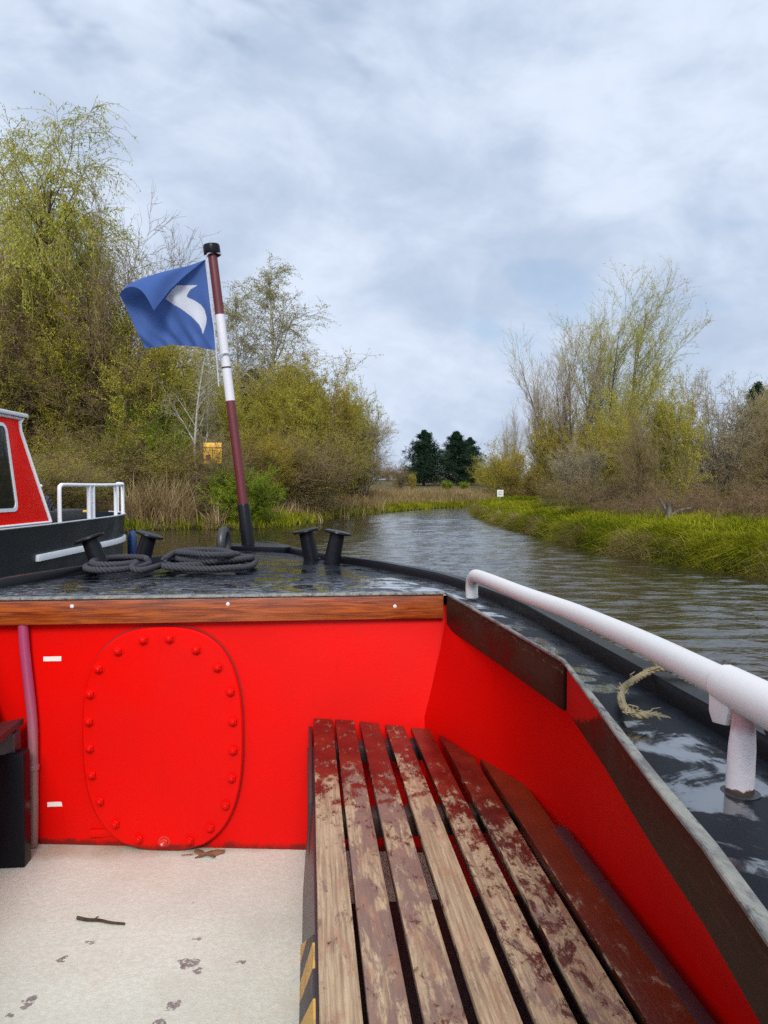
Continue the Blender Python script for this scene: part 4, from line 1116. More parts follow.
def ropes():
    rnd = random.Random(5)
    zt = .868
    pts = []
    # loop laid round the left bollards
    for a in np.linspace(R(20), R(380), 16): pts.append((-.835 + .125 * math.cos(a), 3.47 + .22 * math.sin(a), zt + .004))
    for a in np.linspace(R(20), R(330), 14): pts.append((-.83 + .108 * math.cos(a), 3.48 + .19 * math.sin(a), zt + .022))
    pts += [(-.74, 3.30, zt + .01), (-.69, 3.27, zt)]
    # heap of flattened bights
    for j in range(4):
        cx, cy = -.455 + rnd.uniform(-.03, .03), 3.50 + rnd.uniform(-.06, .06); rx, ry = .20 - .018 * j + rnd.uniform(-.02, .02), .27 - .035 * j
        for a in np.linspace(R(200), R(200 + 330), 11):
            pts.append((cx + rx * math.cos(a) + rnd.uniform(-.03, .03), cy + ry * math.sin(a) + rnd.uniform(-.04, .04), zt + .011 * j + rnd.uniform(0, .010)))
    pts += [(-.54, 3.40, zt + .062), (-.42, 3.30, zt + .060), (-.33, 3.42, zt + .05), (-.43, 3.62, zt + .055), (-.58, 3.55, zt + .055), (-.62, 3.36, zt + .035)]
    m = rope_mesh(catmull(pts, 6), .0140, .056)
    base = Vector((-.6, 3.5, .85))
    o = m.build('mooring_rope', M['rope'], None, off=base, smooth=80); o.location = bw(*base); o.rotation_euler = (0, 0, TH)
    setp(o, 'dark grey mooring rope heaped and looped on the foredeck', 'rope')
    # frayed rope end on the side deck
    pts = catmull([(.700, 1.30, .872), (.668, 1.325, .879), (.640, 1.345, .880), (.612, 1.350, .868), (.580, 1.328, .861), (.545, 1.285, .861), (.520, 1.235, .861), (.502, 1.185, .861), (.496, 1.150, .861), (.505, 1.128, .861), (.522, 1.130, .861)], 6)
    m = rope_mesh(pts, .0066, .030, 3, 6)
    for k in range(60):       # loose fibres
        i = rnd.randrange(len(pts)); p = Vector(pts[i]); d = Vector((rnd.gauss(0, 1), rnd.gauss(0, 1), abs(rnd.gauss(0, .5)))).normalized()
        t = (Vector(pts[min(i + 2, len(pts) - 1)]) - Vector(pts[max(i - 2, 0)])).normalized()
        a = p + d * .006; b = p + d * .012 + t * rnd.uniform(-.01, .01); c = p + d * .012 + t * rnd.uniform(-.02, .02); c.z = max(c.z, .853)
        m.tube([a, b, c], [.0014, .0012, .0008], 4)
    for k in range(7):        # opened end
        e = Vector(pts[-1]); m.tube([e, e + Vector((rnd.uniform(.004, .012), rnd.uniform(-.012, .01), .002)), e + Vector((rnd.uniform(.010, .03), rnd.uniform(-.022, .014), -.004))], [.003, .0025, .001], 5)
    base = Vector((.56, 1.25, .85))
    o = m.build('rope_end', M['rope_old'], None, off=base, smooth=80); o.location = bw(*base); o.rotation_euler = (0, 0, TH)
    setp(o, 'short frayed olive rope end curled on the wet side deck', 'rope')
ropes()

# ------------------------------------------------------------------ flagpole and flag
def flagpole():
    b = Vector((-.360, 4.62, .873)); t = Vector((-.565, 4.62, 2.63))
    e = boat_thing('flagpole', b, 'red and white banded flagpole in a black socket, leaning left', 'flagpole')
    d = t - b; L = d.length; ax = d / L
    def part(nm, f0, f1, r0, r1, mat, extra=None):
        q = MB(); prof = [(r0, f0 * L), (r1, f1 * L)] if extra is None else extra
        q.lathe(prof, (0, 0, 0), ax, 20); return q.build(nm, mat, e, smooth=40)
    part('socket', 0, 0, 0, 0, M['black'], [(.040, 0), (.038, .02), (.036, .235), (.033, .243)])
    part('shaft', .138, .484, .0275, .0275, M['pole_red'])
    part('shaft', .4842, .770, .0275, .0272, M['pole_white'])
    part('shaft', .7702, .985, .0272, .027, M['pole_red'])
    part('band', 0, 0, 0, 0, M['dark_steel'], [(.029, .592 * L), (.029, .597 * L)])
    part('cap', 0, 0, 0, 0, M['black'], [(.030, .965 * L), (.046, .968 * L), (.049, .972 * L), (.049, .994 * L), (.046, L), (.0, L + .003)])
flagpole()

def flag():
    v0 = 4.60; k = 4.60 / 4.5   # traced plane moved to the pole's depth
    eyeu, eyew = 0.0, 1.21
    def at(p): return (p[0] * k, eyew + (p[1] - eyew) * k)
    tab = lambda pts: [at(p) for p in pts]
    def curve(pts, s):
        P = tab(pts); n = len(P) - 1; seg = [0]
        for i in range(n): seg.append(seg[-1] + math.hypot(P[i + 1][0] - P[i][0], P[i + 1][1] - P[i][1]))
        x = s * seg[-1]; return (float(np.interp(x, seg, [p[0] for p in P])), float(np.interp(x, seg, [p[1] for p in P])))
    top = [(-.581, 2.507), (-.64, 2.478), (-.694, 2.453), (-.765, 2.433), (-.836, 2.413), (-.905, 2.388), (-.967, 2.359), (-1.01, 2.335), (-1.044, 2.300)]
    hem = [(-.581, 2.507), (-.632, 2.455), (-.684, 2.407), (-.725, 2.362), (-.766, 2.318), (-.81, 2.25), (-.848, 2.187)]
    bot = [(-.523, 2.0), (-.594, 2.008), (-.666, 2.021), (-.73, 2.028), (-.799, 2.029), (-.86, 2.018), (-.93, 2.006)]
    fly = [(-1.048, 2.285), (-1.03, 2.232), (-1.009, 2.184), (-.99, 2.138), (-.97, 2.093), (-.95, 2.05), (-.93, 2.006)]
    emb = tab([(-.628, 2.367), (-.694, 2.363), (-.745, 2.361), (-.809, 2.286), (-.766, 2.253), (-.726, 2.231), (-.688, 2.206), (-.655, 2.179), (-.62, 2.141), (-.606, 2.115), (-.599, 2.084), (-.590, 2.112), (-.584, 2.141), (-.580, 2.168), (-.581, 2.193), (-.591, 2.229), (-.609, 2.254), (-.644, 2.279), (-.690, 2.299), (-.686, 2.313), (-.679, 2.327), (-.664, 2.344)])
    NS, NF, NB = 190, 40, 150
    V = []; st = []
    for i in range(NS + 1):
        s = i / NS
        T = curve(top, s); H = curve(hem, s); Bt = curve(bot, s)
        dep = .015 + .11 * s
        row = []
        for j in range(NF):                                  # flap, hem up to the fold
            t = j / NF
            bow = math.sin(t * math.pi) * .05 * s
            u = H[0] + (T[0] - H[0]) * t + bow * .35; w = H[1] + (T[1] - H[1]) * t + bow * 1.25
            dv = -dep * (1 - .5 * t ** 3) - .02 * math.sin(t * math.pi) * s
            dv -= .008 * math.sin(t * 9 + s * 7) * s
            row.append((u, v0 + dv, w))
        for j in range(NB + 1):                              # over the fold and down the back
            t = j / NB
            L = curve(fly, t); straight = (T[0] + (Bt[0] - T[0]) * t, T[1] + (Bt[1] - T[1]) * t)
            target = (L[0] - (curve(top, 1)[0] + (curve(bot, 1)[0] - curve(top, 1)[0]) * t), L[1] - (curve(top, 1)[1] + (curve(bot, 1)[1] - curve(top, 1)[1]) * t))
            q = s ** 2.2
            u = straight[0] + target[0] * q; w = straight[1] + target[1] * q
            dv = -dep * .5 * (1 - min(1, t * 7)) ** 2
            dv += .022 * math.sin(s * 8.5 + t * 3.4) * s ** .6 * math.sin(math.pi * min(1, t * 1.2) * .8) + .012 * math.sin(s * 17 - t * 6) * t
            dv += .010 * math.sin((u * 1.1 + w * .7) * 38) * t * (1 - t) * 2.4
            dv += .05 * s * t + .006 * math.sin(s * 31 + t * 9 + math.sin(t * 7)) * (.3 + t)
            row.append((u, v0 + dv, w))
        V += row
    m = NF + NB + 1
    quads = []; mats = []
    def inside(p):
        c = False; j = len(emb) - 1
        for i in range(len(emb)):
            if (emb[i][1] > p[1]) != (emb[j][1] > p[1]) and p[0] < (emb[j][0] - emb[i][0]) * (p[1] - emb[i][1]) / (emb[j][1] - emb[i][1]) + emb[i][0]: c = not c
            j = i
        return c
    for i in range(NS):
        for j in range(m - 1):
            a = i * m + j; quads.append((a, a + m, a + m + 1, a + 1))
            c = [(V[a][0] + V[a + m + 1][0]) / 2, (V[a][2] + V[a + m + 1][2]) / 2]
            mats.append(1 if (j >= NF + 1 and inside(c)) or i < 2 else 0)
    base = Vector((-.56, v0, 2.0))
    W = np.array(V) - np.array(base)
    me = np_mesh('cloth', W, quads, qmat=mats, smooth=True)
    e = boat_thing('flag', base, 'blue flag with a white bird emblem, folding over in the wind', 'flag')
    link('cloth', me, [M['flag_blue'], M['flag_white']], e)
    # ties: halyard loops round the pole
    for (u, w, du) in ((-.595, 2.565, .03), (-.532, 1.985, .035)):
        q = MB(); q.tube(catmull([(u + .002, v0 - .012, w - .03), (u + .015, v0 - .02, w), (u + .05, v0 - .016, w + .012), (u + .085, v0 + .012, w + .010), (u + .05, v0 + .05, w + .002), (u + .012, v0 + .02, w - .004)], 6), .0045, 7)
        q.build('tie', M['flag_white'], e, off=base, smooth=70)
    q = MB(); q.tube(catmull([(-.595, v0 - .012, 2.56), (-.575, v0 - .035, 2.45), (-.555, v0 - .034, 2.25), (-.535, v0 - .034, 2.02), (-.525, v0 - .034, 1.86), (-.520, v0 - .033, 1.80)], 6), .004, 6)
    q.build('halyard', M['flag_white'], e, off=base, smooth=70)
flag()

# ------------------------------------------------------------------ benches
def slat_poly(u0, u1, ua, ub, v0=-.9):
    return [(u0, v0), (u1, v0), (u1, ub), (u0, ua)]

def benches():
    base = Vector((.30, 1.40, 0))
    e = boat_thing('slatted_bench', base, 'slatted wooden bench with worn red varnish along the right side', 'bench', 'benches in the well')
    m = MB(); z0, z1 = .408, .430
    S = [(.0130, .077, 2.598, 2.582), (.0850, .148, 2.578, 2.560), (.1655, .229, 2.549, 2.521), (.2470, .309, 2.508, 2.481), (.3280, .388, 2.468, 2.441), (.4080, .474, 2.398, 2.180), (.4900, .566, 2.170, 1.955)]
    for (a, b, va, vb) in S:
        q = MB().prism([(a, -.9), (b, -.9), (b, vb), (a, va)], z0, z1)
        m.add(q.v, q.f)
    seat = m.build('seat', M['slat'], e, off=base, bevel=.0035, segs=2)
    for (a, b, va, vb) in S:
        for v in (min(va, vb) - .12, .9):
            q = MB(); q.lathe([(.0048, -.002), (.0048, .0004), (.002, -.0006)], ((a + b) / 2 + .006 * math.sin(a * 90), v, z1), (0, 0, 1), 10); q.build('screw', M['dark_steel'], seat, off=base)
    # the narrow back slat, set lower and darker
    q = MB(); q.prism([(.580, -.9), (.596, -.9), (.585, 1.70), (.556, 1.70)], .395, .432); q.build('back_slat', M['darkwood'], e, off=base, bevel=.003)
    for v in (2.40, 1.88, .9, -.3):
        um = .36 if v > 2.3 else .52
        q = MB(); q.box(.02, um, v - .035, v + .035, .355, .4065); q.build('cross_bearer', M['slat'] if v == 1.88 else M['darkwood'], e, off=base, bevel=.003)
    # apron, side panel, hazard panel, dark filler box behind it
    q = MB(); q.prism([(-.004, 1.96), (.008, 1.96), (.008, 2.59), (-.004, 2.59)], .18, .405); q.build('apron', M['darkwood'], e, off=base, bevel=.003)
    q = MB(); q.prism([(-.008, 2.47), (.03, 2.47), (.03, 2.51), (-.008, 2.51)], .0, .36); q.build('leg', M['darkwood'], e, off=base, bevel=.003)
    def slant(name, poly, mat, o):
        q = MB(); f = lambda w: -.022 + .030 * w / .40
        q.add([(f(w) + o, v, w) for v, w in poly] + [(f(w) + o + .008, v, w) for v, w in poly], [tuple(range(len(poly))), tuple(range(2 * len(poly) - 1, len(poly) - 1, -1))] + [(k, (k + 1) % len(poly), (k + 1) % len(poly) + len(poly), k + len(poly)) for k in range(len(poly))])
        return q.build(name, mat, e, off=base, bevel=.0015)
    slant('side_panel', [(-.8, .001), (2.26, .001), (2.40, .40), (-.8, .40)], M['darkwood'], 0)
    slant('hazard_panel', [(-.8, .002), (2.01, .002), (1.38, .398), (-.8, .398)], M['hazard'], -.004)
    q = MB(); q.box(.01, .56, -.8, 1.84, .002, .20); q.build('dark_box', M['darkwood'], e, off=base, bevel=.004)  # dark box added under the seat so the slat gaps look dark
    # left bench: only its far end and leg show
    base = Vector((-1.1, 1.6, 0))
    e = boat_thing('slatted_bench', base, 'dark bench end with black leg at the left edge', 'bench', 'benches in the well')
    q = MB()
    for a in range(4):
        u1 = -.940 - a * .082
        q.prism([(u1 - .066, -.9), (u1, -.9), (u1, 2.622 - .05 * a), (u1 - .066, 2.622 - .05 * (a + 1))], .43, .452)
    q.build('seat', M['darkwood'], e, off=base, bevel=.0035)
    q = MB(); q.prism([(-1.26, 2.38), (-.935, 2.53), (-.935, 2.58), (-1.26, 2.43)], .365, .427); q.build('cross_bearer', M['darkwood'], e, off=base, bevel=.003)
    q = MB(); q.prism([(-.99, 2.515), (-.905, 2.515), (-.905, 2.575), (-.99, 2.575)], .0, .364); q.build('leg', M['black'], e, off=base, bevel=.004)
    q = MB(); q.prism([(-1.02, -.6), (-.955, -.6), (-.955, -.53), (-1.02, -.53)], .0, .428); q.build('leg', M['black'], e, off=base, bevel=.004)
benches()

def small_things():
    base = Vector((-.93, 2.6, 0))
    e = boat_thing('hose', base, 'translucent purple pink hose standing against the red bulkhead', 'hose')
    pts = [(-.938, .790), (-.936, .700), (-.931, .62), (-.922, .50), (-.918, .42), (-.920, .30), (-.924, .15), (-.930, .004)]
    q = MB(); q.tube(catmull([(u, bulk_v(u, w) - .022, w) for u, w in pts], 5), .0165, 14); q.build('pipe', M['hose'], e, off=base, smooth=60)
    u, w = -.9215, .268; v = bulk_v(u, w) - .022
    q = MB(); q.lathe([(.0185, 0), (.0205, .002), (.0205, .015), (.0185, .017)], (u, v, w), (0, 0, 1), 16); q.build('clip', M['hose'], e, off=base)
    # twig on the floor
    b = Vector((-.58, 2.17, 0)); q = MB()
    q.tube(catmull([(-.650, 2.193, .006), (-.62, 2.181, .0055), (-.585, 2.174, .006), (-.55, 2.160, .0055), (-.511, 2.151, .005)], 5), [.0052 - .0001 * i for i in range(21)], 7)
    q.tube([(-.60, 2.178, .006), (-.592, 2.192, .008)], [.003, .001], 6)
    o = q.build('twig', M['bark_dark'], None, off=b); o.location = bw(*b); o.rotation_euler = (0, 0, TH)
    setp(o, 'thin dark twig lying on the cream floor', 'twig')
    # dead leaf by the hatch foot
    b = Vector((-.335, 2.545, 0)); q = MB(); n = 26; rows = []
    ring = []
    for k in range(n):
        t = 2 * math.pi * k / n; r = 1 + .28 * math.sin(t * 5 + 1) + .12 * math.sin(t * 9)
        ring.append((b.x + .043 * r * math.cos(t), b.y + .026 * r * math.sin(t), .006 + .007 * math.sin(t * 3)))
    vsx = ring + [(x * .5 + b.x * .5, y * .5 + b.y * .5, .004 + .002 * (i % 2)) for i, (x, y, z) in enumerate(ring)] + [(b.x, b.y, .004)]
    fs = [(i, (i + 1) % n, n + (i + 1) % n, n + i) for i in range(n)] + [(n + i, n + (i + 1) % n, 2 * n) for i in range(n)]
    q.add(vsx, fs)
    q.tube([(b.x - .05, b.y, .005), (b.x - .085, b.y - .006, .006)], [.002, .0015], 5)
    o = q.build('dead_leaf', M['leaf_dead'], None, off=b); o.location = bw(*b); o.rotation_euler = (0, 0, TH)
    sm = o.modifiers.new('thickness', 'SOLIDIFY'); sm.thickness = .001
    setp(o, 'crumpled brown dead leaf at the foot of the hatch', 'leaf')
t = NT('dead_leaf_brown'); c = t.coord(); nn_ = t.noise(c, 60, 5, .7)
M['leaf_dead'] = t.pbr(t.mix(nn_, (.10, .035, .018), (.26, .11, .05)), .7, t.bump(nn_, .4, .003))
small_things()

# ------------------------------------------------------------------ the moored boat
def moored_boat():
    XS, XP = -3.70, -5.80; xc = (XS + XP) / 2
    e = empty('moored_boat', (xc, 7.0, 0), 0, 'black hulled boat with red cabin and white bow railing, alongside at left', 'boat')
    off = Vector((xc, 7.0, 0))
    ys = list(np.linspace(-2.5, 10.2, 14)) + [10.5, 10.8, 11.1, 11.4, 11.7, 11.95, 12.15, 12.28, 12.32]
    def hw(y):
        if y < 10.2: return 1.05
        t = (y - 10.2) / 2.12; return 1.05 * math.sqrt(max(0, 1 - t ** 2.4))
    sheer = lambda y: .895 + .03 * max(0, (y - 8.5) / 3.8)
    m = MB(); out = []
    for s in (1, -1):
        vsx = []
        for y in ys:
            h = hw(y); sh = sheer(y)
            vsx += [(xc + s * h, y, sh), (xc + s * h * .995, y, sh - .08), (xc + s * h * .965, y - .02, .35), (xc + s * h * .93, y - .06, -.4), (xc + s * max(h - .05, 0), y - .03, sh), (xc + s * max(h - .05, 0), y - .03, sh - .25)]
        n = len(ys)
        m.add(vsx, [(i * 6 + a, (i + 1) * 6 + a, (i + 1) * 6 + b, i * 6 + b) for i in range(n - 1) for (a, b) in ((0, 1), (1, 2), (2, 3), (4, 0), (5, 4))])
    m.build('hull', M['black_hull'], e, off=off, smooth=35)
    # well deck
    m = MB(); pl = [(xc + (hw(y) - .05), y) for y in ys if y > 8.0] + [(xc - (hw(y) - .05), y) for y in ys[::-1] if y > 8.0]
    pl = [(a, b - .04) for a, b in pl]
    m.prism([p for p in pl], .60, .63); m.build('well_deck', M['dark_steel'], e, off=off)
    # white gunwale edge
    m = MB(); pts = [(xc + hw(y) + .004, y, sheer(y) + .004) for y in np.linspace(3, 12.2, 60)]; m.tube(pts, .010, 6); m.build('gunwale_strip', M['silver'], e, off=off)
    # rubbing strake
    m = MB()
    sv = []; yr = list(np.linspace(8.2, 11.7, 30))
    for y in yr:
        x0 = xc + hw(y) * .99; z0 = .548 + .012 * (y - 8.2) / 3
        sv += [(x0 - .03, y, z0 - .036), (x0 + .022, y, z0 - .036), (x0 + .022, y, z0 + .036), (x0 - .03, y, z0 + .036)]
    nn_ = len(yr)
    m.add(sv, [(i * 4 + k, i * 4 + (k + 1) % 4, (i + 1) * 4 + (k + 1) % 4, (i + 1) * 4 + k) for i in range(nn_ - 1) for k in range(4)] + [(0, 3, 2, 1), ((nn_ - 1) * 4, (nn_ - 1) * 4 + 1, (nn_ - 1) * 4 + 2, (nn_ - 1) * 4 + 3)])
    m.build('strake', M['white'], e, off=off, bevel=.006)
    # cabin, sides leaning in a little; front raked
    xs0, xs1 = XS - .06, XS - .13; xp0, xp1 = XP + .06, XP + .13
    prof = [(3.5, .90), (8.66, .905), (8.10, 1.90), (8.09, 2.04), (3.5, 2.04)]
    def sx(z, s): return (xs0 + (xs1 - xs0) * (z - .9) / 1.1) if s > 0 else (xp0 + (xp1 - xp0) * (z - .9) / 1.1)
    m = MB(); a = [(sx(z, 1), y, z) for y, z in prof]; b = [(sx(z, -1), y, z) for y, z in prof]; n = len(prof)
    m.add(a + b, [tuple(range(n)), tuple(range(2 * n - 1, n - 1, -1))] + [(i, i + n, (i + 1) % n + n, (i + 1) % n) for i in range(n)])
    cabin = m.build('cabin', M['cabin_red'], e, off=off, bevel=.01)
    # roof slab with overhang
    m = MB(); m.prism([(XS - .08, 3.4), (XS - .08, 8.21), (XP + .08, 8.21), (XP + .08, 3.4)], 2.043, 2.085); m.build('roof', M['white'], e, off=off, bevel=.012)
    m = MB(); m.tube(catmull([(XS - .25, 3.6, 2.15), (XS - .25, 7.55, 2.15), (XS - .25, 7.72, 2.145), (XS - .25, 7.76, 2.08)], 5), .018, 8); m.build('roof_rail', M['white'], e, off=off, smooth=60)
    # white trim down the front edge and along the foot
    m = MB(); tr = [(8.17, 2.035), (8.10, 1.98), (8.105, 1.90), (8.655, .93), (8.655, .918)]
    m.tube([(sx(z, 1) + .004, y - .005, z) for y, z in tr], .022, 8)
    m.tube([(sx(.915, 1) + .006, y, .918) for y in np.linspace(3.5, 8.66, 12)], .014, 8)
    m.tube([(sx(2.03, 1) + .006, y, 2.028) for y in np.linspace(3.5, 8.1, 12)], .018, 8)
    m.build('trim', M['white'], cabin, off=off, smooth=60)
    # side window: rounded frame, pane just proud of the cabin side
    def rrect(y0, y1, z0, z1, r, slant):
        out = []
        for (cy, cz, a0) in ((y1 - r, z1 - r, 0), (y0 + r, z1 - r, 90), (y0 + r, z0 + r, 180), (y1 - r, z0 + r, 270)):
            for k in range(6):
                t = R(a0 + 90 * k / 5); y = cy + r * math.cos(t); z = cz + r * math.sin(t)
                out.append((y + (slant * (z1 - z) if a0 in (0, 270) else 0), z))
        return out
    for (y0, y1) in ((6.45, 7.80), (4.7, 6.15)):
        o = rrect(y0, y1, 1.06, 1.955, .09, .13 if y0 > 6 else 0); i_ = rrect(y0 + .035, y1 - .035, 1.095, 1.92, .07, .13 if y0 > 6 else 0); n = len(o)
        m = MB(); vsx = [(sx(z, 1) + .012, y, z) for y, z in o] + [(sx(z, 1) + .014, y, z) for y, z in i_] + [(sx(z, 1) - .004, y, z) for y, z in o] + [(sx(z, 1) + .001, y, z) for y, z in i_]
        fs = [(k, (k + 1) % n, n + (k + 1) % n, n + k) for k in range(n)] + [(k, (k + 1) % n, 2 * n + (k + 1) % n, 2 * n + k) for k in range(n)] + [(n + k, n + (k + 1) % n, 3 * n + (k + 1) % n, 3 * n + k) for k in range(n)]
        m.add(vsx, fs); f = m.build('window', M['white'], e, off=off, smooth=50)
        m = MB(); m.add([(sx(z, 1) + .004, y, z) for y, z in i_], [tuple(range(n))]); m.build('pane', M['glass'], f, off=off)
    # windscreen panes
    f0, f1 = (8.615, .98), (8.10, 1.80); ny, nz = .84, .54
    for (xa, xb) in ((XS - .22, xc + .04), (xc - .04, XP + .22)):
        m = MB(); m.hexa([(xa, f0[0] - .01, f0[1]), (xb, f0[0] - .01, f0[1]), (xb, f1[0] - .01, f1[1]), (xa, f1[0] - .01, f1[1])], [(xa, f0[0] + .012, f0[1]), (xb, f0[0] + .012, f0[1]), (xb, f1[0] + .012, f1[1]), (xa, f1[0] + .012, f1[1])])
        m.build('windscreen', M['glass'], e, off=off, bevel=.003)
    # bow railing
    m = MB(); zt = 1.335
    side = lambda y, s=1: (xc + s * max(hw(y) - .03, 0), y)
    yy = [8.84, 8.9, 9.5, 10.1, 10.5, 10.8, 11.1, 11.4]
    pts = [(*side(8.84), .90), (*side(8.84), zt - .06), (*side(8.88), zt - .012), (*side(8.95), zt)] + [(*side(y), zt + .02 * max(0, (y - 10) / 2)) for y in yy[2:]]
    m.tube(catmull(pts, 5), .024, 9)
    pts = [(*side(11.4, 1), zt + .02), (*side(11.75, 1), zt + .03), (*side(11.95), zt + .03), (*side(11.95), zt - .02), (*side(11.95), sheer(11.9))]
    m.tube(catmull(pts, 5), .024, 9)
    pts = [(*side(8.84, -1), .90), (*side(8.84, -1), zt - .06), (*side(8.88, -1), zt - .012), (*side(8.95, -1), zt)] + [(*side(y, -1), zt) for y in yy[2:]] + [(*side(11.95, -1), zt), (*side(11.95, -1), zt - .05), (*side(11.95, -1), .92)]
    m.tube(catmull(pts, 5), .024, 9)
    rail = m.build('bow_railing', M['white'], e, off=off, smooth=60)
    for (y, s) in ((9.72, 1), (9.86, 1), (10.75, 1), (11.4, 1), (9.8, -1), (10.75, -1), (11.5, -1)):
        q = MB(); p = side(y, s); q.tube([(*p, sheer(y) - .02), (*p, zt + .01)], .026, 9); q.build('stanchion', M['white'], rail, off=off, smooth=60)
    # yellow T stud, dark gear in the well
    q = MB(); x, y = -3.98, 10.35; q.tube([(x, y, .85), (x, y, .985)], .016, 8); q.tube([(x - .07, y, .985), (x + .07, y, .985)], .016, 8); q.build('stud', M['yellow'], e, off=off)
    q = MB(); q.box(-5.3, -4.3, 9.3, 11.2, .63, 1.0); q.build('dark_box', M['dark_steel'], e, off=off, bevel=.03)
    # coil of dark rope on its locker
    pts = []
    for j in range(4):
        for a in np.linspace(0, 330, 10): pts.append((-4.62 + (.22 - .02 * j) * math.cos(R(a)), 10.2 + (.20 - .02 * j) * math.sin(R(a)), 1.02 + .045 * j + .02 * math.sin(R(a) * 2)))
    m = rope_mesh(catmull(pts, 4), .024, .10, 3, 5)
    b = Vector((-4.6, 10.2, 1.0)); o = m.build('mooring_rope', M['rope'], None, off=b, smooth=70); o.location = b; setp(o, "dark rope coil on the moored boat's bow behind the white railing", 'rope')
    # blue fender hanging at the stem
    b = Vector((-4.02, 12.26, 0)); e2 = empty('fender', b, 0, 'blue fender hanging at the bow of the moored boat', 'fender')
    q = MB(); q.lathe([(.02, .18), (.055, .21), (.075, .27), (.075, .52), (.055, .59), (.02, .62)], (b.x, b.y, 0), (0, 0, 1), 18); q.build('bumper', M['blue'], e2, off=b, smooth=50)
    q = MB(); q.tube([(b.x, b.y, .61), (b.x - .04, b.y - .08, .95)], .008, 6); q.build('lanyard', M['rope'], e2, off=b)
moored_boat()

# ------------------------------------------------------------------ camera, sky, light
cam = bpy.data.cameras.new('camera'); co = bpy.data.objects.new('camera', cam); COL.objects.link(co)
cam.sensor_fit = 'VERTICAL'; cam.sensor_height = 24; cam.sensor_width = 18; cam.lens = 769 / 1024 * 24
cam.clip_start = .05; cam.clip_end = 3000
co.location = (0, 0, FLOOR + 1.21); co.rotation_euler = (R(90) - math.atan(24 / 769), 0, 0)
SC.camera = co

SUN_EL, SUN_AZ = 34, 178        # azimuth from +Y, clockwise: behind the viewer
w = bpy.data.worlds.new('World'); SC.world = w; w.use_nodes = True
nt = w.node_tree; nt.nodes.clear()
def wn(ty, **kw):
    x = nt.nodes.new(ty)
    for k, v in kw.items(): setattr(x, k, v)
    return x
def wl(a, b): nt.links.new(a, b)
out = wn('ShaderNodeOutputWorld'); sky = wn('ShaderNodeTexSky', sky_type='NISHITA', sun_disc=False)
sky.sun_elevation = R(SUN_EL); sky.sun_rotation = R(SUN_AZ); sky.air_density = 1.0; sky.dust_density = 1.5
bg1 = wn('ShaderNodeBackground'); bg1.inputs[1].default_value = .075; wl(sky.outputs[0], bg1.inputs[0])
tc = wn('ShaderNodeTexCoord'); sp = wn('ShaderNodeSeparateXYZ'); wl(tc.outputs['Generated'], sp.inputs[0])
def wm(op, a, b=0.):
    x = wn('ShaderNodeMath', operation=op)
    for s, v in zip(x.inputs, (a, b)):
        if isinstance(v, bpy.types.NodeSocket): wl(v, s)
        else: s.default_value = v
    return x.outputs[0]
def wr(v, a, b, c=0., d=1.):
    x = wn('ShaderNodeMapRange', interpolation_type='SMOOTHSTEP'); wl(v, x.inputs[0])
    for i, q in enumerate((a, b, c, d)): x.inputs[i + 1].default_value = q
    return x.outputs[0]
zz = wm('MAXIMUM', sp.outputs[2], 0.); dn = wm('ADD', zz, .42)
cx = wm('DIVIDE', sp.outputs[0], dn); cy = wm('DIVIDE', sp.outputs[1], dn)
cv = wn('ShaderNodeCombineXYZ'); wl(cx, cv.inputs[0]); wl(cy, cv.inputs[1])
def wnoise(scale, detail, rough, off, st=(1, 1, 1), dist=.4):
    mp = wn('ShaderNodeMapping'); wl(tc.outputs['Generated'], mp.inputs[0]); mp.inputs['Rotation'].default_value = (R(12), R(-38), 0); mp.inputs['Location'].default_value = off; mp.inputs['Scale'].default_value = st
    x = wn('ShaderNodeTexNoise'); wl(mp.outputs[0], x.inputs[0]); x.inputs['Scale'].default_value = scale; x.inputs['Detail'].default_value = detail
    x.inputs['Roughness'].default_value = rough; x.inputs['Distortion'].default_value = dist
    return x.outputs[0]
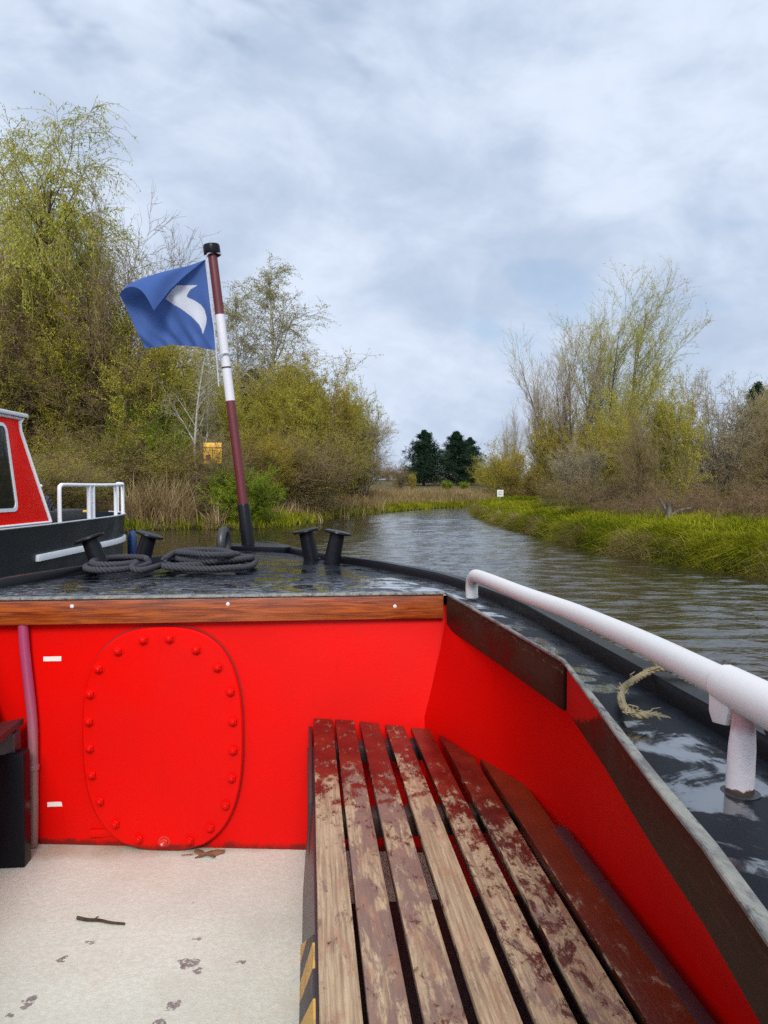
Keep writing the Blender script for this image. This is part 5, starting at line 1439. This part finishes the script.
n1 = wnoise(2.6, 7, .55, (2.3, .4, 0), (1, 1, 1.9), .5); n2 = wnoise(7.5, 8, .62, (5.1, 2.2, 1.), (1, 1, 1.6), .4); n3 = wnoise(4.2, 4, .5, (9.4, 6.1, 0), (1, 1, 1.6))
lum = wm('ADD', wm('MULTIPLY', n1, .62), wm('MULTIPLY', n2, .38))
f = wr(lum, .36, .66)
mx = wn('ShaderNodeMix', data_type='RGBA'); wl(f, mx.inputs[0]); mx.inputs[6].default_value = (.268, .325, .420, 1); mx.inputs[7].default_value = (.420, .470, .555, 1)
bg2 = wn('ShaderNodeBackground'); wl(mx.outputs[2], bg2.inputs[0])
boost = wr(zz, .52, .95, 1.0, 1.5)
back = wr(sp.outputs[1], .2, -.6, 1.0, 1.9)
wl(wm('MULTIPLY', boost, back), bg2.inputs[1])
mxs = wn('ShaderNodeMixShader'); wl(wm('MAXIMUM', wr(n3, .33, .43, .55, 1.0), wr(zz, .12, .26, 1.0, 0.0)), mxs.inputs[0]); wl(bg1.outputs[0], mxs.inputs[1]); wl(bg2.outputs[0], mxs.inputs[2])
wl(mxs.outputs[0], out.inputs[0])
w.cycles.sampling_method = 'MANUAL'; w.cycles.sample_map_resolution = 512

sl = bpy.data.lights.new('sun', 'SUN'); sl.energy = 1.5; sl.angle = R(20); sl.color = (1, .955, .89)
so = bpy.data.objects.new('sun', sl); COL.objects.link(so)
az = R(SUN_AZ); el = R(SUN_EL)
dirv = Vector((math.sin(az) * math.cos(el), math.cos(az) * math.cos(el), math.sin(el)))
so.location = dirv * 50; so.rotation_euler = dirv.to_track_quat('Z', 'Y').to_euler()

SC.view_settings.view_transform = 'Standard'; SC.view_settings.look = 'None'
SC.view_settings.exposure = .88; SC.view_settings.gamma = 1.0; SC.view_settings.use_curve_mapping = False
SC.render.engine = 'CYCLES'
cy_ = SC.cycles
cy_.max_bounces = 7; cy_.diffuse_bounces = 3; cy_.glossy_bounces = 3; cy_.transmission_bounces = 3; cy_.transparent_max_bounces = 4
cy_.use_denoising = False
try: cy_.denoiser = 'OPENIMAGEDENOISE'
except Exception: pass
cy_.caustics_reflective = False; cy_.caustics_refractive = False
